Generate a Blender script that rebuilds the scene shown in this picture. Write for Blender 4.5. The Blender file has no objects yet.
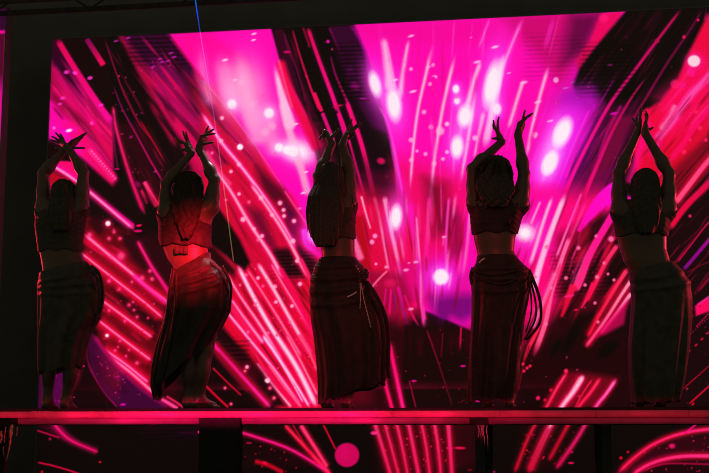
import bpy, math
import numpy as np
scene = bpy.context.scene
COL = scene.collection
R = math.radians
# ---------------------------------------------------------------- camera
FPX, YAW, PITCH = 1250.0, R(8.65), math.atan((430 - 236.5) / 1250.0)
DECK = 1.40                                             # height of the platform the dancers stand on
CAM = np.array([1.29, -7.8, DECK - .137])
cd = bpy.data.cameras.new('camera'); cam = bpy.data.objects.new('camera', cd); COL.objects.link(cam)
cd.sensor_width = 36; cd.lens = FPX / 709 * 36; cd.clip_end = 100
cam.location = CAM; cam.rotation_euler = (math.pi/2 + PITCH, 0, YAW)
scene.camera = cam
# ---------------------------------------------------------------- light and exposure
scene.view_settings.view_transform = 'Standard'; scene.view_settings.look = 'None'
scene.cycles.filter_width = 1.0; scene.view_settings.exposure = 0; scene.view_settings.gamma = 1; scene.view_settings.use_curve_mapping = False
w = bpy.data.worlds.new('dark_hall'); scene.world = w; w.use_nodes = True
w.node_tree.nodes['Background'].inputs[0].default_value = (1, .93, .62, 1)
w.node_tree.nodes['Background'].inputs[1].default_value = .09
def light(kind, loc, aim, energy, color, size=.2, spot=40, blend=.8, size_y=None, spread=None):
    d = bpy.data.lights.new(kind.lower() + '_stage_or_added_light', kind); d.energy = energy; d.color = color
    if kind == 'SPOT': d.spot_size = R(spot); d.spot_blend = blend; d.shadow_soft_size = size
    if kind == 'AREA':
        d.shape = 'RECTANGLE'; d.size = size; d.size_y = size_y or size
        if spread: d.spread = R(spread)
    o = bpy.data.objects.new(d.name, d); COL.objects.link(o); o.location = loc
    v = np.array(aim, float) - np.array(loc, float)
    from mathutils import Vector
    o.rotation_euler = Vector(v).to_track_quat('-Z', 'Y').to_euler()
    return o
# narrow batten lights low in front of the stage, washing the platform edge
for xc, wd, en, col in ((-.35, 5.2, .74, (1, .002, .05)), (-.52, 3.4, .58, (1, .002, .10)), (-.55, 2.5, .63, (1, .002, .13)), (-.60, 1.75, .75, (1, .002, .17))):
    light('AREA', (xc, -5.0, DECK - .36), (xc, 0, DECK - .044), en, col, wd, size_y=.03, spread=2.0)
# red spots from the hall: one on the second dancer, a weaker wash
light('SPOT', (2.2, -6.5, 4.2), (-1.12, .6, 2.49), 19000, (1, .006, .03), .12, 4.6, 1.0)
light('SPOT', (1.2, -7.0, 4.4), (.35, .6, 2.1), 430, (1, .006, .05), .12, 17, .95)
# two unseen spots, added only to brighten the film strips under the platform edge
light('SPOT', (.9, -4.5, .9), (.90, 0, DECK - .15), 700, (1, .03, .16), .05, 1.6, .5)
light('SPOT', (-2.2, -4.5, .9), (-2.17, 0, DECK - .19), 420, (1, .015, .03), .05, 2.0, .5)
# two red spots added behind the row to rim the dancers, and a small white profile spot above the second and third dancer
light('SPOT', (-4.2, 2.4, 2.9), (-.9, .7, 2.2), 260, (1, .02, .06), .10, 60, .6)
light('SPOT', (4.4, 2.4, 2.9), (.6, .7, 2.2), 300, (1, .03, .08), .10, 60, .6)
light('SPOT', (-.62, 1.55, 4.9), (-.62, .72, 2.98), 170, (1, .70, .74), .05, 38, .5)
# ---------------------------------------------------------------- helpers
_fw = np.array([-math.sin(YAW)*math.cos(PITCH), math.cos(YAW)*math.cos(PITCH), math.sin(PITCH)])
_rt = np.array([math.cos(YAW), math.sin(YAW), 0.0]); _up = np.cross(_rt, _fw)
def at(x, y, Y):                                        # a measured point of the photograph, on the upright plane at depth Y
    d = _fw*FPX + _rt*(x - 354.5) - _up*(y - 236.5)
    return CAM + d * (Y - CAM[1]) / d[1]
def project(p):
    q = np.asarray(p) - CAM; z = q @ _fw
    return 354.5 + FPX*(q @ _rt)/z, 236.5 - FPX*(q @ _up)/z
def tag(o, label=None, cat=None, group=None, kind=None):
    for k, v in (('label', label), ('category', cat), ('group', group), ('kind', kind)):
        if v: o[k] = v
    return o
def thing(name, loc, label, cat, group=None):
    o = bpy.data.objects.new(name, None); COL.objects.link(o); o.location = loc; o.empty_display_size = .1
    return tag(o, label, cat, group)
def mesh_obj(name, V, F, mat, parent=None, flat=False, label=None):
    V = np.ascontiguousarray(V, np.float32)
    if parent is not None: V = V - np.array(parent_world(parent), np.float32)
    me = bpy.data.meshes.new(name)
    if isinstance(F, np.ndarray):
        n, k = F.shape
        me.vertices.add(len(V)); me.vertices.foreach_set('co', V.ravel())
        me.loops.add(n*k); me.loops.foreach_set('vertex_index', F.astype(np.int32).ravel())
        me.polygons.add(n); me.polygons.foreach_set('loop_start', np.arange(0, n*k, k, dtype=np.int32))
        me.update(calc_edges=True)
    else:
        me.from_pydata(V.tolist(), [], F)
    me.validate()
    if not flat: me.polygons.foreach_set('use_smooth', np.ones(len(me.polygons), bool))
    me.materials.append(mat)
    o = bpy.data.objects.new(name, me); COL.objects.link(o)
    if parent is not None: o.parent = parent
    if label: o['label'] = label
    return o
def parent_world(p):
    v = np.zeros(3)
    while p is not None: v = v + np.array(p.location); p = p.parent
    return v
class MB:                                               # collects simple shapes into one mesh
    def __init__(s): s.V, s.F = [], []
    def box(s, lo, hi, bev=0.0):
        (x0, y0, z0), (x1, y1, z1) = lo, hi; n = len(s.V)
        if bev <= 0:
            s.V += [(x, y, z) for z in (z0, z1) for x, y in ((x0, y0), (x1, y0), (x1, y1), (x0, y1))]
            s.F += [tuple(n+i for i in f) for f in ((3,2,1,0),(4,5,6,7),(0,1,5,4),(1,2,6,5),(2,3,7,6),(3,0,4,7))]
        else:                                           # octagonal section along x
            b = bev; prof = [(y0+b,z0),(y1-b,z0),(y1,z0+b),(y1,z1-b),(y1-b,z1),(y0+b,z1),(y0,z1-b),(y0,z0+b)]
            for x in (x0, x1): s.V += [(x, y, z) for y, z in prof]
            s.F += [tuple(n+7-i for i in range(8))[::1], tuple(n+8+i for i in range(8))]
            s.F += [(n+i, n+(i+1) % 8, n+8+(i+1) % 8, n+8+i) for i in range(8)]
        return s
    def tube(s, pts, r, seg=8, flat=1.0):
        pts = np.asarray(pts, float); n0 = len(s.V); m = len(pts)
        rr = np.broadcast_to(np.asarray(r, float), (m,)) if np.ndim(r) == 0 else np.asarray(r, float)
        for i, p in enumerate(pts):
            t = pts[min(i+1, m-1)] - pts[max(i-1, 0)]; t = t / max(np.linalg.norm(t), 1e-9)
            a = np.cross(t, (0, 1, 0.02)); a /= max(np.linalg.norm(a), 1e-9); b = np.cross(t, a)
            for k in range(seg):
                q = 2*math.pi*k/seg; s.V.append(tuple(p + a*math.cos(q)*rr[i] + b*math.sin(q)*rr[i]*flat))
        for i in range(m-1):
            for k in range(seg):
                s.F.append((n0+i*seg+k, n0+i*seg+(k+1) % seg, n0+(i+1)*seg+(k+1) % seg, n0+(i+1)*seg+k))
        s.F.append(tuple(n0+k for k in reversed(range(seg)))); s.F.append(tuple(n0+(m-1)*seg+k for k in range(seg)))
        return s
    def ball(s, c, r, seg=8):
        n0 = len(s.V)
        for i in range(seg//2 + 1):
            t = math.pi*i/(seg//2)
            for k in range(seg): s.V.append((c[0]+r*math.sin(t)*math.cos(2*math.pi*k/seg), c[1]+r*math.sin(t)*math.sin(2*math.pi*k/seg), c[2]+r*math.cos(t)))
        for i in range(seg//2):
            for k in range(seg): s.F.append((n0+i*seg+k, n0+(i+1)*seg+k, n0+(i+1)*seg+(k+1) % seg, n0+i*seg+(k+1) % seg))
        return s
    def build(s, name, mat, parent=None, flat=False, label=None): return mesh_obj(name, np.array(s.V), s.F, mat, parent, flat, label)
def curve3(pts, n=8):                                   # smooth a 3-D polyline
    p = np.asarray(pts, float)
    if len(p) < 3: return p
    q = np.vstack([2*p[0]-p[1], p, 2*p[-1]-p[-2]]); out = []
    for i in range(1, len(q)-2):
        for t in np.linspace(0, 1, n+1)[:-1]:
            a, b, c, d = q[i-1], q[i], q[i+1], q[i+2]
            out.append(.5*(2*b+(c-a)*t+(2*a-5*b+4*c-d)*t*t+(3*b-a-3*c+d)*t**3))
    return np.array(out + [p[-1]])
def material(name, col, rough=.6, var=.25, scale=30, metal=0, bump=0, sheen=0, spec=.5, bscale=None):
    m = bpy.data.materials.new(name); m.use_nodes = True; nt = m.node_tree; b = nt.nodes['Principled BSDF']
    tc = nt.nodes.new('ShaderNodeTexCoord'); nz = nt.nodes.new('ShaderNodeTexNoise'); nz.inputs['Scale'].default_value = scale; nz.inputs['Detail'].default_value = 4
    nt.links.new(tc.outputs['Object'], nz.inputs['Vector'])
    rp = nt.nodes.new('ShaderNodeValToRGB'); e = rp.color_ramp.elements
    e[0].position = .3; e[1].position = .7
    e[0].color = tuple(c*(1-var) for c in col) + (1,); e[1].color = tuple(min(1, c*(1+var)) for c in col) + (1,)
    nt.links.new(nz.outputs['Fac'], rp.inputs['Fac']); nt.links.new(rp.outputs['Color'], b.inputs['Base Color'])
    b.inputs['Roughness'].default_value = rough; b.inputs['Metallic'].default_value = metal; b.inputs['Specular IOR Level'].default_value = spec
    if sheen: b.inputs['Sheen Weight'].default_value = sheen
    if bump:
        bp = nt.nodes.new('ShaderNodeBump'); bp.inputs['Strength'].default_value = bump; bp.inputs['Distance'].default_value = .01
        n2 = nz
        if bscale: n2 = nt.nodes.new('ShaderNodeTexNoise'); n2.inputs['Scale'].default_value = bscale; nt.links.new(tc.outputs['Object'], n2.inputs['Vector'])
        nt.links.new(n2.outputs['Fac'], bp.inputs['Height']); nt.links.new(bp.outputs['Normal'], b.inputs['Normal'])
    return m
M = dict(
    black=material('black_masking', (.165, .165, .165), .95, .1, 3, spec=.05),
    floor=material('dark_stage_floor', (.03, .03, .03), .8, .3, 5, spec=.15),
    mat_edge=material('black_stage_mat', (.022, .022, .022), .9, .2, 40, spec=.1),
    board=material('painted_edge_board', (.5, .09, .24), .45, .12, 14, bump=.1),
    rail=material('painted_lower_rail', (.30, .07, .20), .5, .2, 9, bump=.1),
    steel=material('black_steel', (.06, .06, .06), .8, .2, 20, spec=.05),
    skin=material('skin', (.105, .058, .043), .42, .08, 25, sheen=.25),
    hair_dark=material('dark_hair', (.045, .043, .035), .55, .4, 60, spec=.2),
    hair_brown=material('light_brown_hair', (.04, .032, .026), .6, .4, 60, spec=.06),
    cloth=material('black_skirt_cloth', (.06, .055, .045), .6, .25, 20, bump=.25, bscale=120, spec=.25, sheen=.1),
    cloth_red=material('dark_red_skirt_cloth', (.032, .026, .022), .5, .25, 20, bump=.25, bscale=120, spec=.2, sheen=.1),
    top=material('dark_crop_top_jersey', (.065, .058, .047), .7, .2, 40, bump=.2, bscale=150, spec=.2),
    top_red=material('wine_red_crop_top_jersey', (.03, .024, .021), .65, .2, 40, bump=.2, bscale=150, spec=.25),
    bead=material('pale_glass_bead', (.7, .68, .66), .2, .1, 60),
    film=material('clear_crinkled_film', (.5, .2, .22), .25, .3, 50, bump=.4),
)
# ---------------------------------------------------------------- the hall
SY = 3.0                                                # depth of the LED wall behind the platform
tag(MB().box((-9, -3.4, -.1), (9, 3.7, 0)).build('floor', M['floor'], flat=True), kind='structure')
tag(MB().box((-9, 3.5, 0), (9, 3.7, 8)).build('wall_back', M['black'], flat=True), kind='structure')
tag(MB().box((-9, .4, 7.8), (9, 3.5, 8)).build('ceiling', M['black'], flat=True), kind='structure')
# ---------------------------------------------------------------- the picture running on the LED wall
# painted in drawing units across the panel (sRGB values), later sampled at every LED of the panel
import numpy as np
AX0, AY0, AX1, AY1, AS = -70.0, 2.0, 775.0, 505.0, 2.0
AW, AH = int((AX1 - AX0) * AS), int((AY1 - AY0) * AS)
ART = np.zeros((AH, AW, 3), np.float32)
ART[:] = (14, 5, 7)
_gx = (AX0 + (np.arange(AW) + .5) / AS).astype(np.float32)
_gy = (AY0 + (np.arange(AH) + .5) / AS).astype(np.float32)
arng = np.random.default_rng(11)
def win(x0, y0, x1, y1):
    i0 = max(0, int((x0 - AX0) * AS)); i1 = min(AW, int((x1 - AX0) * AS) + 2)
    j0 = max(0, int((y0 - AY0) * AS)); j1 = min(AH, int((y1 - AY0) * AS) + 2)
    if i1 <= i0 or j1 <= j0: return None
    X, Y = np.meshgrid(_gx[i0:i1], _gy[j0:j1])
    return (slice(j0, j1), slice(i0, i1)), X, Y
def over(sl, cov, col):
    ART[sl] += (np.asarray(col, np.float32) - ART[sl]) * np.clip(cov, 0, 1)[..., None]
def screen(sl, cov, col):
    c = np.asarray(col, np.float32) / 255 * cov[..., None]
    ART[sl] = 255 - (255 - ART[sl]) * (1 - np.clip(c, 0, 1))
def smooth(pts):
    p = np.asarray(pts, np.float32).reshape(-1, 2)
    if len(p) < 3: return p
    q = np.vstack([2 * p[0] - p[1], p, 2 * p[-1] - p[-2]]); out = []
    for i in range(1, len(q) - 2):
        for t in np.linspace(0, 1, 7)[:-1]:
            a, b, c, d = q[i-1], q[i], q[i+1], q[i+2]
            out.append(.5 * (2*b + (c-a)*t + (2*a-5*b+4*c-d)*t*t + (3*b-a-3*c+d)*t**3))
    return np.array(out + [p[-1]], np.float32)
def dist(p, X, Y):
    D = np.full(X.shape, 1e9, np.float32); T = np.zeros(X.shape, np.float32)
    L = np.hypot(*(p[1:] - p[:-1]).T); tot = max(L.sum(), 1e-6); acc = 0
    for a, b, l in zip(p[:-1], p[1:], L):
        if l < 1e-6: continue
        t = np.clip(((X-a[0])*(b[0]-a[0]) + (Y-a[1])*(b[1]-a[1])) / (l*l), 0, 1)
        d = np.hypot(X - a[0] - t*(b[0]-a[0]), Y - a[1] - t*(b[1]-a[1]))
        m = d < D; D[m] = d[m]; T[m] = (acc + t[m]*l) / tot; acc += l
    return D, T
# S: a light streak: points, width, colour; w1/c1 its far end, h a halo colour of width hw
def S(pts, w, c, a=1., w1=None, c1=None, h=None, hw=6., soft=1.1, fade=(0, 0)):
    p = smooth(pts); w1 = w if w1 is None else w1; c1 = c if c1 is None else c1
    pad = max(w, w1) + soft + (hw * 2.2 if h is not None else 0) + 2
    r = win(p[:,0].min()-pad, p[:,1].min()-pad, p[:,0].max()+pad, p[:,1].max()+pad)
    if r is None: return
    sl, X, Y = r; D, T = dist(p, X, Y)
    env = np.ones_like(T)
    if fade == (0, 0): fade = (.06, .06)
    hw *= .72
    if fade[0]: env *= np.clip(T / fade[0], 0, 1)
    if fade[1]: env *= np.clip((1 - T) / fade[1], 0, 1)
    if h is not None: screen(sl, np.exp(-(D / hw)**2) * env * a, h)
    W = (w + (w1 - w) * T) * np.clip(.35 + env, 0, 1)
    cov = np.clip((W/2 - D) / soft + .5, 0, 1) * env * a
    ART[sl] += (np.asarray(c, np.float32) + (np.asarray(c1, np.float32) - np.asarray(c, np.float32)) * T[..., None] - ART[sl]) * cov[..., None]
# P: a soft-edged area
def P(pts, c, a=1., soft=3., c1=None, axis=(0, 1)):
    p = np.asarray(pts, np.float32).reshape(-1, 2); pad = soft + 2
    r = win(p[:,0].min()-pad, p[:,1].min()-pad, p[:,0].max()+pad, p[:,1].max()+pad)
    if r is None: return
    sl, X, Y = r; D, _ = dist(np.vstack([p, p[:1]]), X, Y)
    ins = np.zeros(X.shape, bool); n = len(p)
    for i in range(n):
        (x0, y0), (x1, y1) = p[i], p[(i+1) % n]
        if y0 != y1: ins ^= ((y0 > Y) != (y1 > Y)) & (X < (x1-x0)*(Y-y0)/(y1-y0) + x0)
    cov = np.clip(np.where(ins, D, -D) / soft + .5, 0, 1) * a
    if c1 is None: over(sl, cov, c)
    else:
        s = p @ np.asarray(axis, np.float32); t = np.clip((X*axis[0] + Y*axis[1] - s.min()) / (s.max()-s.min()), 0, 1)[..., None]
        ART[sl] += (np.asarray(c, np.float32)*(1-t) + np.asarray(c1, np.float32)*t - ART[sl]) * cov[..., None]
# B: a bokeh ball (hard 0..1) or glow
def B(x, y, rx, c, a=1., ry=None, rot=0., hard=.6, h=None, hr=2.2):
    ry = rx if ry is None else ry; m = max(rx, ry) * (hr * 2 if h is not None else 2.2) + 2
    r = win(x-m, y-m, x+m, y+m)
    if r is None: return
    sl, X, Y = r; cs, sn = math.cos(math.radians(rot)), math.sin(math.radians(rot))
    u = ((X-x)*cs + (Y-y)*sn) / rx; v = (-(X-x)*sn + (Y-y)*cs) / ry; q = np.hypot(u, v)
    if h is not None: screen(sl, np.exp(-(q/hr)**2 * 2) * a, h)
    over(sl, np.clip((1.08 - q) / max(.06, 1.1 * (1-hard)) , 0, 1) * a if hard > 0 else np.exp(-q*q*1.4) * a, c)
def lines(x0, y0, x1, y1, step, k):            # module rows of the panel that show in dim areas
    sl, X, Y = win(x0, y0, x1, y1)
    e = np.clip(np.minimum(np.minimum(X-x0, x1-X), np.minimum(Y-y0, y1-Y)) / 8, 0, 1)
    ART[sl] *= (1 - k * e * (.5 + .5*np.cos((Y + X*.035) * 2*math.pi/step)))[..., None]
def dots(poly, n, c, r=(.5, 1.3), a=(.4, 1.)):
    p = np.asarray(poly, np.float32).reshape(-1, 2); lo, hi = p.min(0), p.max(0); k = 0
    while k < n:
        x, y = arng.uniform(lo, hi); ins = False
        for i in range(len(p)):
            (x0, y0), (x1, y1) = p[i], p[(i+1) % len(p)]
            if (y0 > y) != (y1 > y) and x < (x1-x0)*(y-y0)/(y1-y0) + x0: ins = not ins
        if ins: B(x, y, arng.uniform(*r), c, arng.uniform(*a), hard=.5); k += 1
def inside(p, x, y):
    ins = False
    for i in range(len(p)):
        (x0, y0), (x1, y1) = p[i], p[(i+1) % len(p)]
        if (y0 > y) != (y1 > y) and x < (x1-x0)*(y-y0)/(y1-y0) + x0: ins = not ins
    return ins
# hatch: many fine streaks that follow the flow of an area (d a direction, or a point they run towards)
def hatch(poly, n, d, cols, w=(.6, 1.6), a=(.25, .7), L=(14, 50), to=None, jit=.05):
    p = np.asarray(poly, np.float32).reshape(-1, 2); lo, hi = p.min(0), p.max(0); k = 0
    while k < n:
        x, y = arng.uniform(lo, hi)
        if not inside(p, x, y): continue
        k += 1; v = np.array(d, float) if to is None else np.array(to, float) - (x, y)
        v = v/np.hypot(*v); v = v + arng.normal(0, jit, 2); l = arng.uniform(*L)/2
        S([x-v[0]*l, y-v[1]*l, x+v[0]*l, y+v[1]*l], arng.uniform(*w), cols[arng.integers(len(cols))], arng.uniform(*a), fade=(.3, .3), soft=1.2)
MAG, HOT, CRI, RED, PNK, WHT, PUR, BLK = (255,0,170), (255,0,110), (228,0,66), (215,0,42), (255,128,185), (255,232,245), (88,0,74), (18,10,12)
DRD = (52,0,14)

def ELL():
    for x, y, rx, ry, rot, a in ((375,84,6.5,15,-14,.95), (394,104,8.5,20,-6,1), (492,84,9,27,12,1), (465,116,8.5,13,8,1), (457,147,7.4,13,3,1), (563,132,9.5,18,22,1), (550,163,8,14,24,1), (456,89,4,5,0,1), (457,101,3.6,4,0,.9), (396,217,6.8,14.5,4,1), (525,233,11,10,0,1), (441,277,8.2,8.4,0,1), (497,109,5,7,0,.9)):
        B(x, y, rx, WHT, a, ry, rot, .5, (255,90,210), 2.3)
P([300,180,360,180,372,300,384,412,300,412], (96,0,20), .9, 24)
P([150,200,215,190,235,300,220,405,150,405], (60,0,14), .9, 24); P([470,190,520,190,530,300,520,405,465,405], (70,0,22), .9, 24); P([615,200,670,200,700,300,690,405,610,405], (46,0,12), .9, 24)
P([-40,424,760,424,760,504,-40,504], (15,8,10), .6, 12)
# --- left panel
P([48,30,118,30,140,60,170,130,178,205,120,240,60,210,48,170], (30,6,12), 1, 6)
P([50,38,60,38,116,125,114,168,50,110], (62,0,40), 1, 3)
P([50,62,113,140,113,168,108,166,50,110], (215,0,92), 1, 8)
P([76,74,100,104,114,122,114,150,84,104], (190,0,84), .9, 6)
P([48,96,62,112,95,142,118,178,112,186,90,168,60,140,48,135], MAG, 1, 6, (240,0,95), (1, .3))
P([53,92,82,118,114,160,114,170,80,128,52,98], (120,0,48), .85, 5)
P([84,108,114,132,114,166,98,142], (226,0,84), .9, 4)
P([48,120,66,128,92,150,78,152,48,140], MAG, .9, 5)
S([57,39,75,69,98,104,113,124], 5.5, (225,0,76), 1, 6.5, (255,0,150), soft=1.6)
S([86,38,104,66], 5, (120,0,80), 1, 5.5, (255,0,84), soft=1.5)
S([53,66,68,90,96,126], 4.5, (190,0,90), .85, 5, (255,0,130), soft=2)
S([86,105,100,122,113,136], 3, (255,20,120), .6, soft=2)
S([66,122,88,148,105,170,116,181], 12, (255,0,120), .8, 11, (235,0,80), soft=3)
S([88,148,116,181], 5, (255,60,150), .9, 6, (255,30,120), soft=2)
for i in range(12): B(92 + i*2.1, 151.5 + i*2.45, 1.0, (255,120,190), .8)
P([50,140,84,160,112,186,126,205,124,222,85,190,50,158], (28,2,10), .8, 4)
for x, y, r in ((67,72,2.8), (90,78,2.4), (101,105,2.2), (63,98,2.5), (60,104,2)): B(x, y, r*1.3, (255,60,190), .9, r*.8, -10)
B(69, 130.5, 4, WHT, 1, 1.8, -12, .5, MAG); B(75,73,3,(255,70,200),1,2,10); B(92,123,2,(255,90,190)); B(54,128,2,(255,120,220),.8)
P([48,160,78,162,84,186,134,224,134,230,80,185,50,166], (250,0,105), 1, 2)
S([50,164,78,182.5,134,229.5], 2.6, (255,140,190), 1, 2.4, (255,120,180), h=HOT, hw=5)
P([48,168,80,186,88,200,86,232,60,230,48,205], (200,0,36), .9, 5)
hatch([50,70,70,60,113,130,113,165,52,110], 34, (.62,.78), ((255,0,140),(150,0,60),(110,0,44),(255,30,120)), (1,3.5), (.25,.6), (16,60))
# --- dark fall of lines
P([108,36,168,36,188,60,196,120,200,190,182,260,140,215,114,170,113,110], BLK, 1, 4)
P([116,122,150,122,168,160,164,200,140,208,126,170], (58,2,18), .9, 8)
S([104,37,118,78,127,100,141,126,160,150], 1.4, (120,0,60), 1, 1.1, (215,0,56), fade=(.1,.3))
S([113,44,122,63,147,104,160,126,180,150], 1.5, (110,0,80), 1, 1.2, (220,0,70), fade=(.2,.2))
S([113,105,116,128,128,170,140,203,146,216], 1.8, (255,40,110), .95, 3, (228,0,90), h=(120,0,40), hw=4, fade=(.05,.1))
S([112,82,122,108,136,134,150,160,164,184], 1.3, (110,0,70), 1, 1.6, (225,0,110), fade=(.1,.1))
S([113,112,114,140,118,170], 2, (150,0,70), .8, 1.5, (120,0,80))
S([138,117,155,145,166,164], 1.4, (190,0,36), .9, fade=(.2,.2))
S([122,86,134,112,140,126], 1, (120,0,60), .8)
S([144,181,152,196,158,207], 3.2, (255,70,130), 1, 4.5, (250,20,80), h=(150,0,30), hw=5)
S([141,190,148,204], 2.4, (245,20,90), .9)
B(138,184,5,(140,0,84),.8,4,0,.3); B(131,137,2.5,(150,0,100),.9,1.6,-25); B(155,171.5,1.6,(255,60,170)); B(122,134,2,(190,0,90),.8,1); B(117,169,3,(220,0,110),.9,1); B(134,92,1.2,(255,60,100)); B(146,103,1.6,(255,90,130)); B(119,76,1,(255,40,80)); B(142,113,2,(170,0,110),.8,.9)
dots([112,90,150,90,168,200,130,205], 22, (210,0,84), (.5,1.2))
hatch([116,60,150,70,190,170,180,250,140,205], 34, (.5,.86), ((8,4,6),(90,0,40),(120,0,50),(8,4,6)), (.8,3), (.3,.7), (20,60))
# --- purple crimson band
P([116,30,170,30,205,82,256,146,292,197,322,250,318,330,250,330,205,230,176,160,150,105], (176,0,62), 1, 5)
P([118,30,172,30,196,64,190,90,150,72], (66,0,54), 1, 8)
P([150,58,186,80,214,118,196,120,160,96], (120,0,70), .8, 10)
P([122,44,142,80,176,132,192,170,176,176,152,126,120,66], (24,4,14), .95, 5)
P([150,74,176,92,200,124,190,132,160,104], (188,0,92), .8, 8)
P([178,66,206,96,232,135,246,160,226,150,196,106], (70,0,18), .85, 9)
P([196,92,232,135,262,172,268,200,235,170,205,128], (222,0,50), .8, 10)
P([162,108,188,128,222,170,244,205,214,190,186,150], (226,0,86), .9, 8)
S([146,96,166,128,178,150], 5, (190,0,56), .8, soft=4, fade=(.3,.2))
S([160,66,182,90], 6, (150,0,96), .5, soft=4)
lines(122, 30, 196, 70, 4.4, .4)
hatch([120,40,170,38,205,84,256,148,290,200,240,190,190,165,150,100], 70, (.62,.78), ((30,0,16),(60,0,30),(235,0,80),(210,0,90),(90,0,40)), (1,4.5), (.25,.65), (20,70))
for x, y in ((153,67),(160,59),(162,62),(128,38),(116,41),(171,53),(168,61),(174,57)): B(x, y, 3.2, (225,40,190), .75, 1.2, -14, .4)
dots([150,60,172,60,172,74,150,74], 16, (170,0,130), (.6,1.2))
# --- bright magenta field behind the second dancer
P([170,34,272,28,282,62,306,112,318,165,330,250,300,235,256,147,205,82], MAG, 1, 2)
P([170,34,205,31,250,60,262,100,236,106,205,80], (255,0,140), .7, 8)
P([262,150,312,150,330,230,318,235,292,197], (255,0,176), 1, 5)
P([200,86,212,84,258,150,292,200,306,226,296,226,250,152], (235,0,50), .7, 6)
for pts, w, a in (([199,40,204,80,212,110], 10, .6), ([236,46,244,80,256,134], 13, .85), ([218,50,232,100], 16, .5), ([246,90,260,148], 15, .75), ([262,110,276,160], 12, .5)):
    S(pts, w, (255,140,205), a, soft=9, fade=(.35,.15))
B(234, 92, 26, (255,180,222), .75, 34, -14, 0); B(256, 86, 20, (255,160,215), .6, 44, -12, 0); B(268, 128, 26, (255,150,215), .6, 30, 20, 0); B(300, 152, 20, (255,235,248), 1, 15, 20, 0)
S([282,100,288,126,300,165,309,198], 7, (255,170,215), .9, 8, (255,150,205), soft=4)
S([274,60,283,98,290,124], 4.5, (255,200,230), .95, 11, (255,180,222), soft=4, fade=(.3,0))
for x, y, r in ((232,104,5.2), (279,147.5,4.8), (287,150,4.6), (269,113,5.5), (293,151,6)): B(x, y, r, WHT, .95, hard=.6, h=(255,120,200), hr=2)
for x, y, r in ((265,132,5), (272,126,5), (241,83,4), (283,92,6), (252,104,4)): B(x, y, r, (255,170,215), .6, hard=.5)
for x, y, r in ((254,33.8,3.6), (253.5,40,3.2), (225,60,4), (232,107,4.5), (235,80,3), (296,124,3.4), (306,172,3), (303,193,3.4), (298,209,4.6)): B(x, y, r, (255,205,235), .9, r*.38, -14, .4)
S([205,82,230,112,256,147,288,195,300,214], 1.2, (255,120,190), .65, soft=2)
S([170,36,186,57,205,82], 2, (255,0,90), .6, soft=3)
# --- dark column at centre left
P([271,28,354,23,367,52,380,100,390,130,398,172,403,215,345,205,330,150,306,114,281,64], BLK, 1, 2.5)
P([329,25,352,24,366,52,378,100,386,132,370,128,348,92], (64,0,54), .95, 6)
P([331,92,352,96,388,160,396,186,350,184,336,130], (30,2,26), .9, 8)
P([338,172,396,172,404,215,345,215], (90,0,36), .9, 8)
P([273,30,282,28,300,70,318,118,310,118,281,64], (72,0,40), .8, 3)
S([279,58,290,92,305,122,320,152], 8, (250,0,74), 1, 11, (232,0,70), soft=5)
S([278,58,284,80,293,110], 2.4, (255,90,130), .9, 2, soft=2)
P([310,118,322,122,336,160,330,196,318,160], (150,0,60), .5, 8)
hatch([284,40,300,40,330,150,316,150], 16, (.3,.95), ((8,4,6),(110,0,40),(8,4,6)), (1,3), (.3,.7), (20,60))
S([292,28,300,56,310,86,320,112], 1.8, (150,0,46), 1, 2.4, (250,0,90))
S([283,30,300,80,306,104], 1.4, (110,0,60), .8)
S([303,27,310,48], 2, (130,0,34), 1); S([307.5,27,319,60,331,92,338,112], 3, (230,0,84), 1, 3.8, (255,0,132), h=(90,0,50), hw=4)
S([314,92,322,112], 3, (250,0,84), 1, 3.5)
S([329,27,334,38,343,60], 2.6, (110,0,70), .9, 2, (60,0,50)); S([330,54,336,76,349,106,356,130], 1.6, (100,0,60), 1, 3, (250,0,116))
S([336,104,346,130,360,180,368,208], 1.8, (240,0,110), 1, 2.4); S([346,100,362,146,376,206], 3.8, (255,0,112), 1, 4.4, (250,0,100), h=(90,0,40), hw=4)
S([322,112,334,142], 3.4, (255,0,128), .9); S([338,112,346,138], 3.6, (255,0,126), .9)
B(328,41.5,2,(220,0,150)); B(355,86,6,(150,0,110),.9,4.5,30,.4); B(363,98.5,4,(160,0,120),.9,1.2,0); B(287,52,4,(225,0,110),.8,1.6); B(338,106,6,(210,0,70),.9,1.2,-12); B(350,69,4,(90,0,80),.8); B(381,161,5,(225,10,84),.9,3.8,15,.5); B(351,74,5,(84,0,70),.8,3)
lines(334, 40, 374, 104, 4.2, .5)
S([352,24,365,52,371,84,380,108], 3, (150,0,130), .8, soft=3)
# --- the wide magenta field right of centre
P([354,23,706,5,706,20,628,10,588,52,580,70,590,100,620,120,640,190,600,290,470,330,400,300,404,215,396,160,380,100,366,52], MAG, 1, 3)
P([354,24,625,9,622,30,560,40,440,44,366,40], (240,0,140), .55, 14)
P([500,14,600,10,592,44,560,84,540,60], (196,0,96), .75, 16)
P([570,14,602,12,596,30,580,56,562,64], (96,0,62), .9, 16)
P([600,16,622,10,616,26,592,54,580,74,574,62,590,40], (236,0,92), 1, 4)
B(604,18,5.5,(255,20,110),1,hard=.4); B(556,80,3.2,(255,150,220),1)
lines(520, 30, 592, 84, 4.3, .12)
P([396,160,470,176,474,250,440,262,404,240], (236,0,80), .8, 26)
P([384,110,398,160,406,210,404,240,396,170], (255,0,190), .8, 4)
for pts in ([378,104,390,130,400,178,406,216], [384,112,395,150,402,190,408,230], [392,140,404,200]): S(pts, 1.6, (255,40,200), .8, soft=1.6)
def beam(pts, w, w1, a=.92, c=(255,120,190)):
    S(pts, w, c, a, w1, soft=2.2, fade=(.12,.12)); S(pts, w*.4, (255,190,225), a*.7, w1*.4, soft=1.2, fade=(.15,.2))
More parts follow.
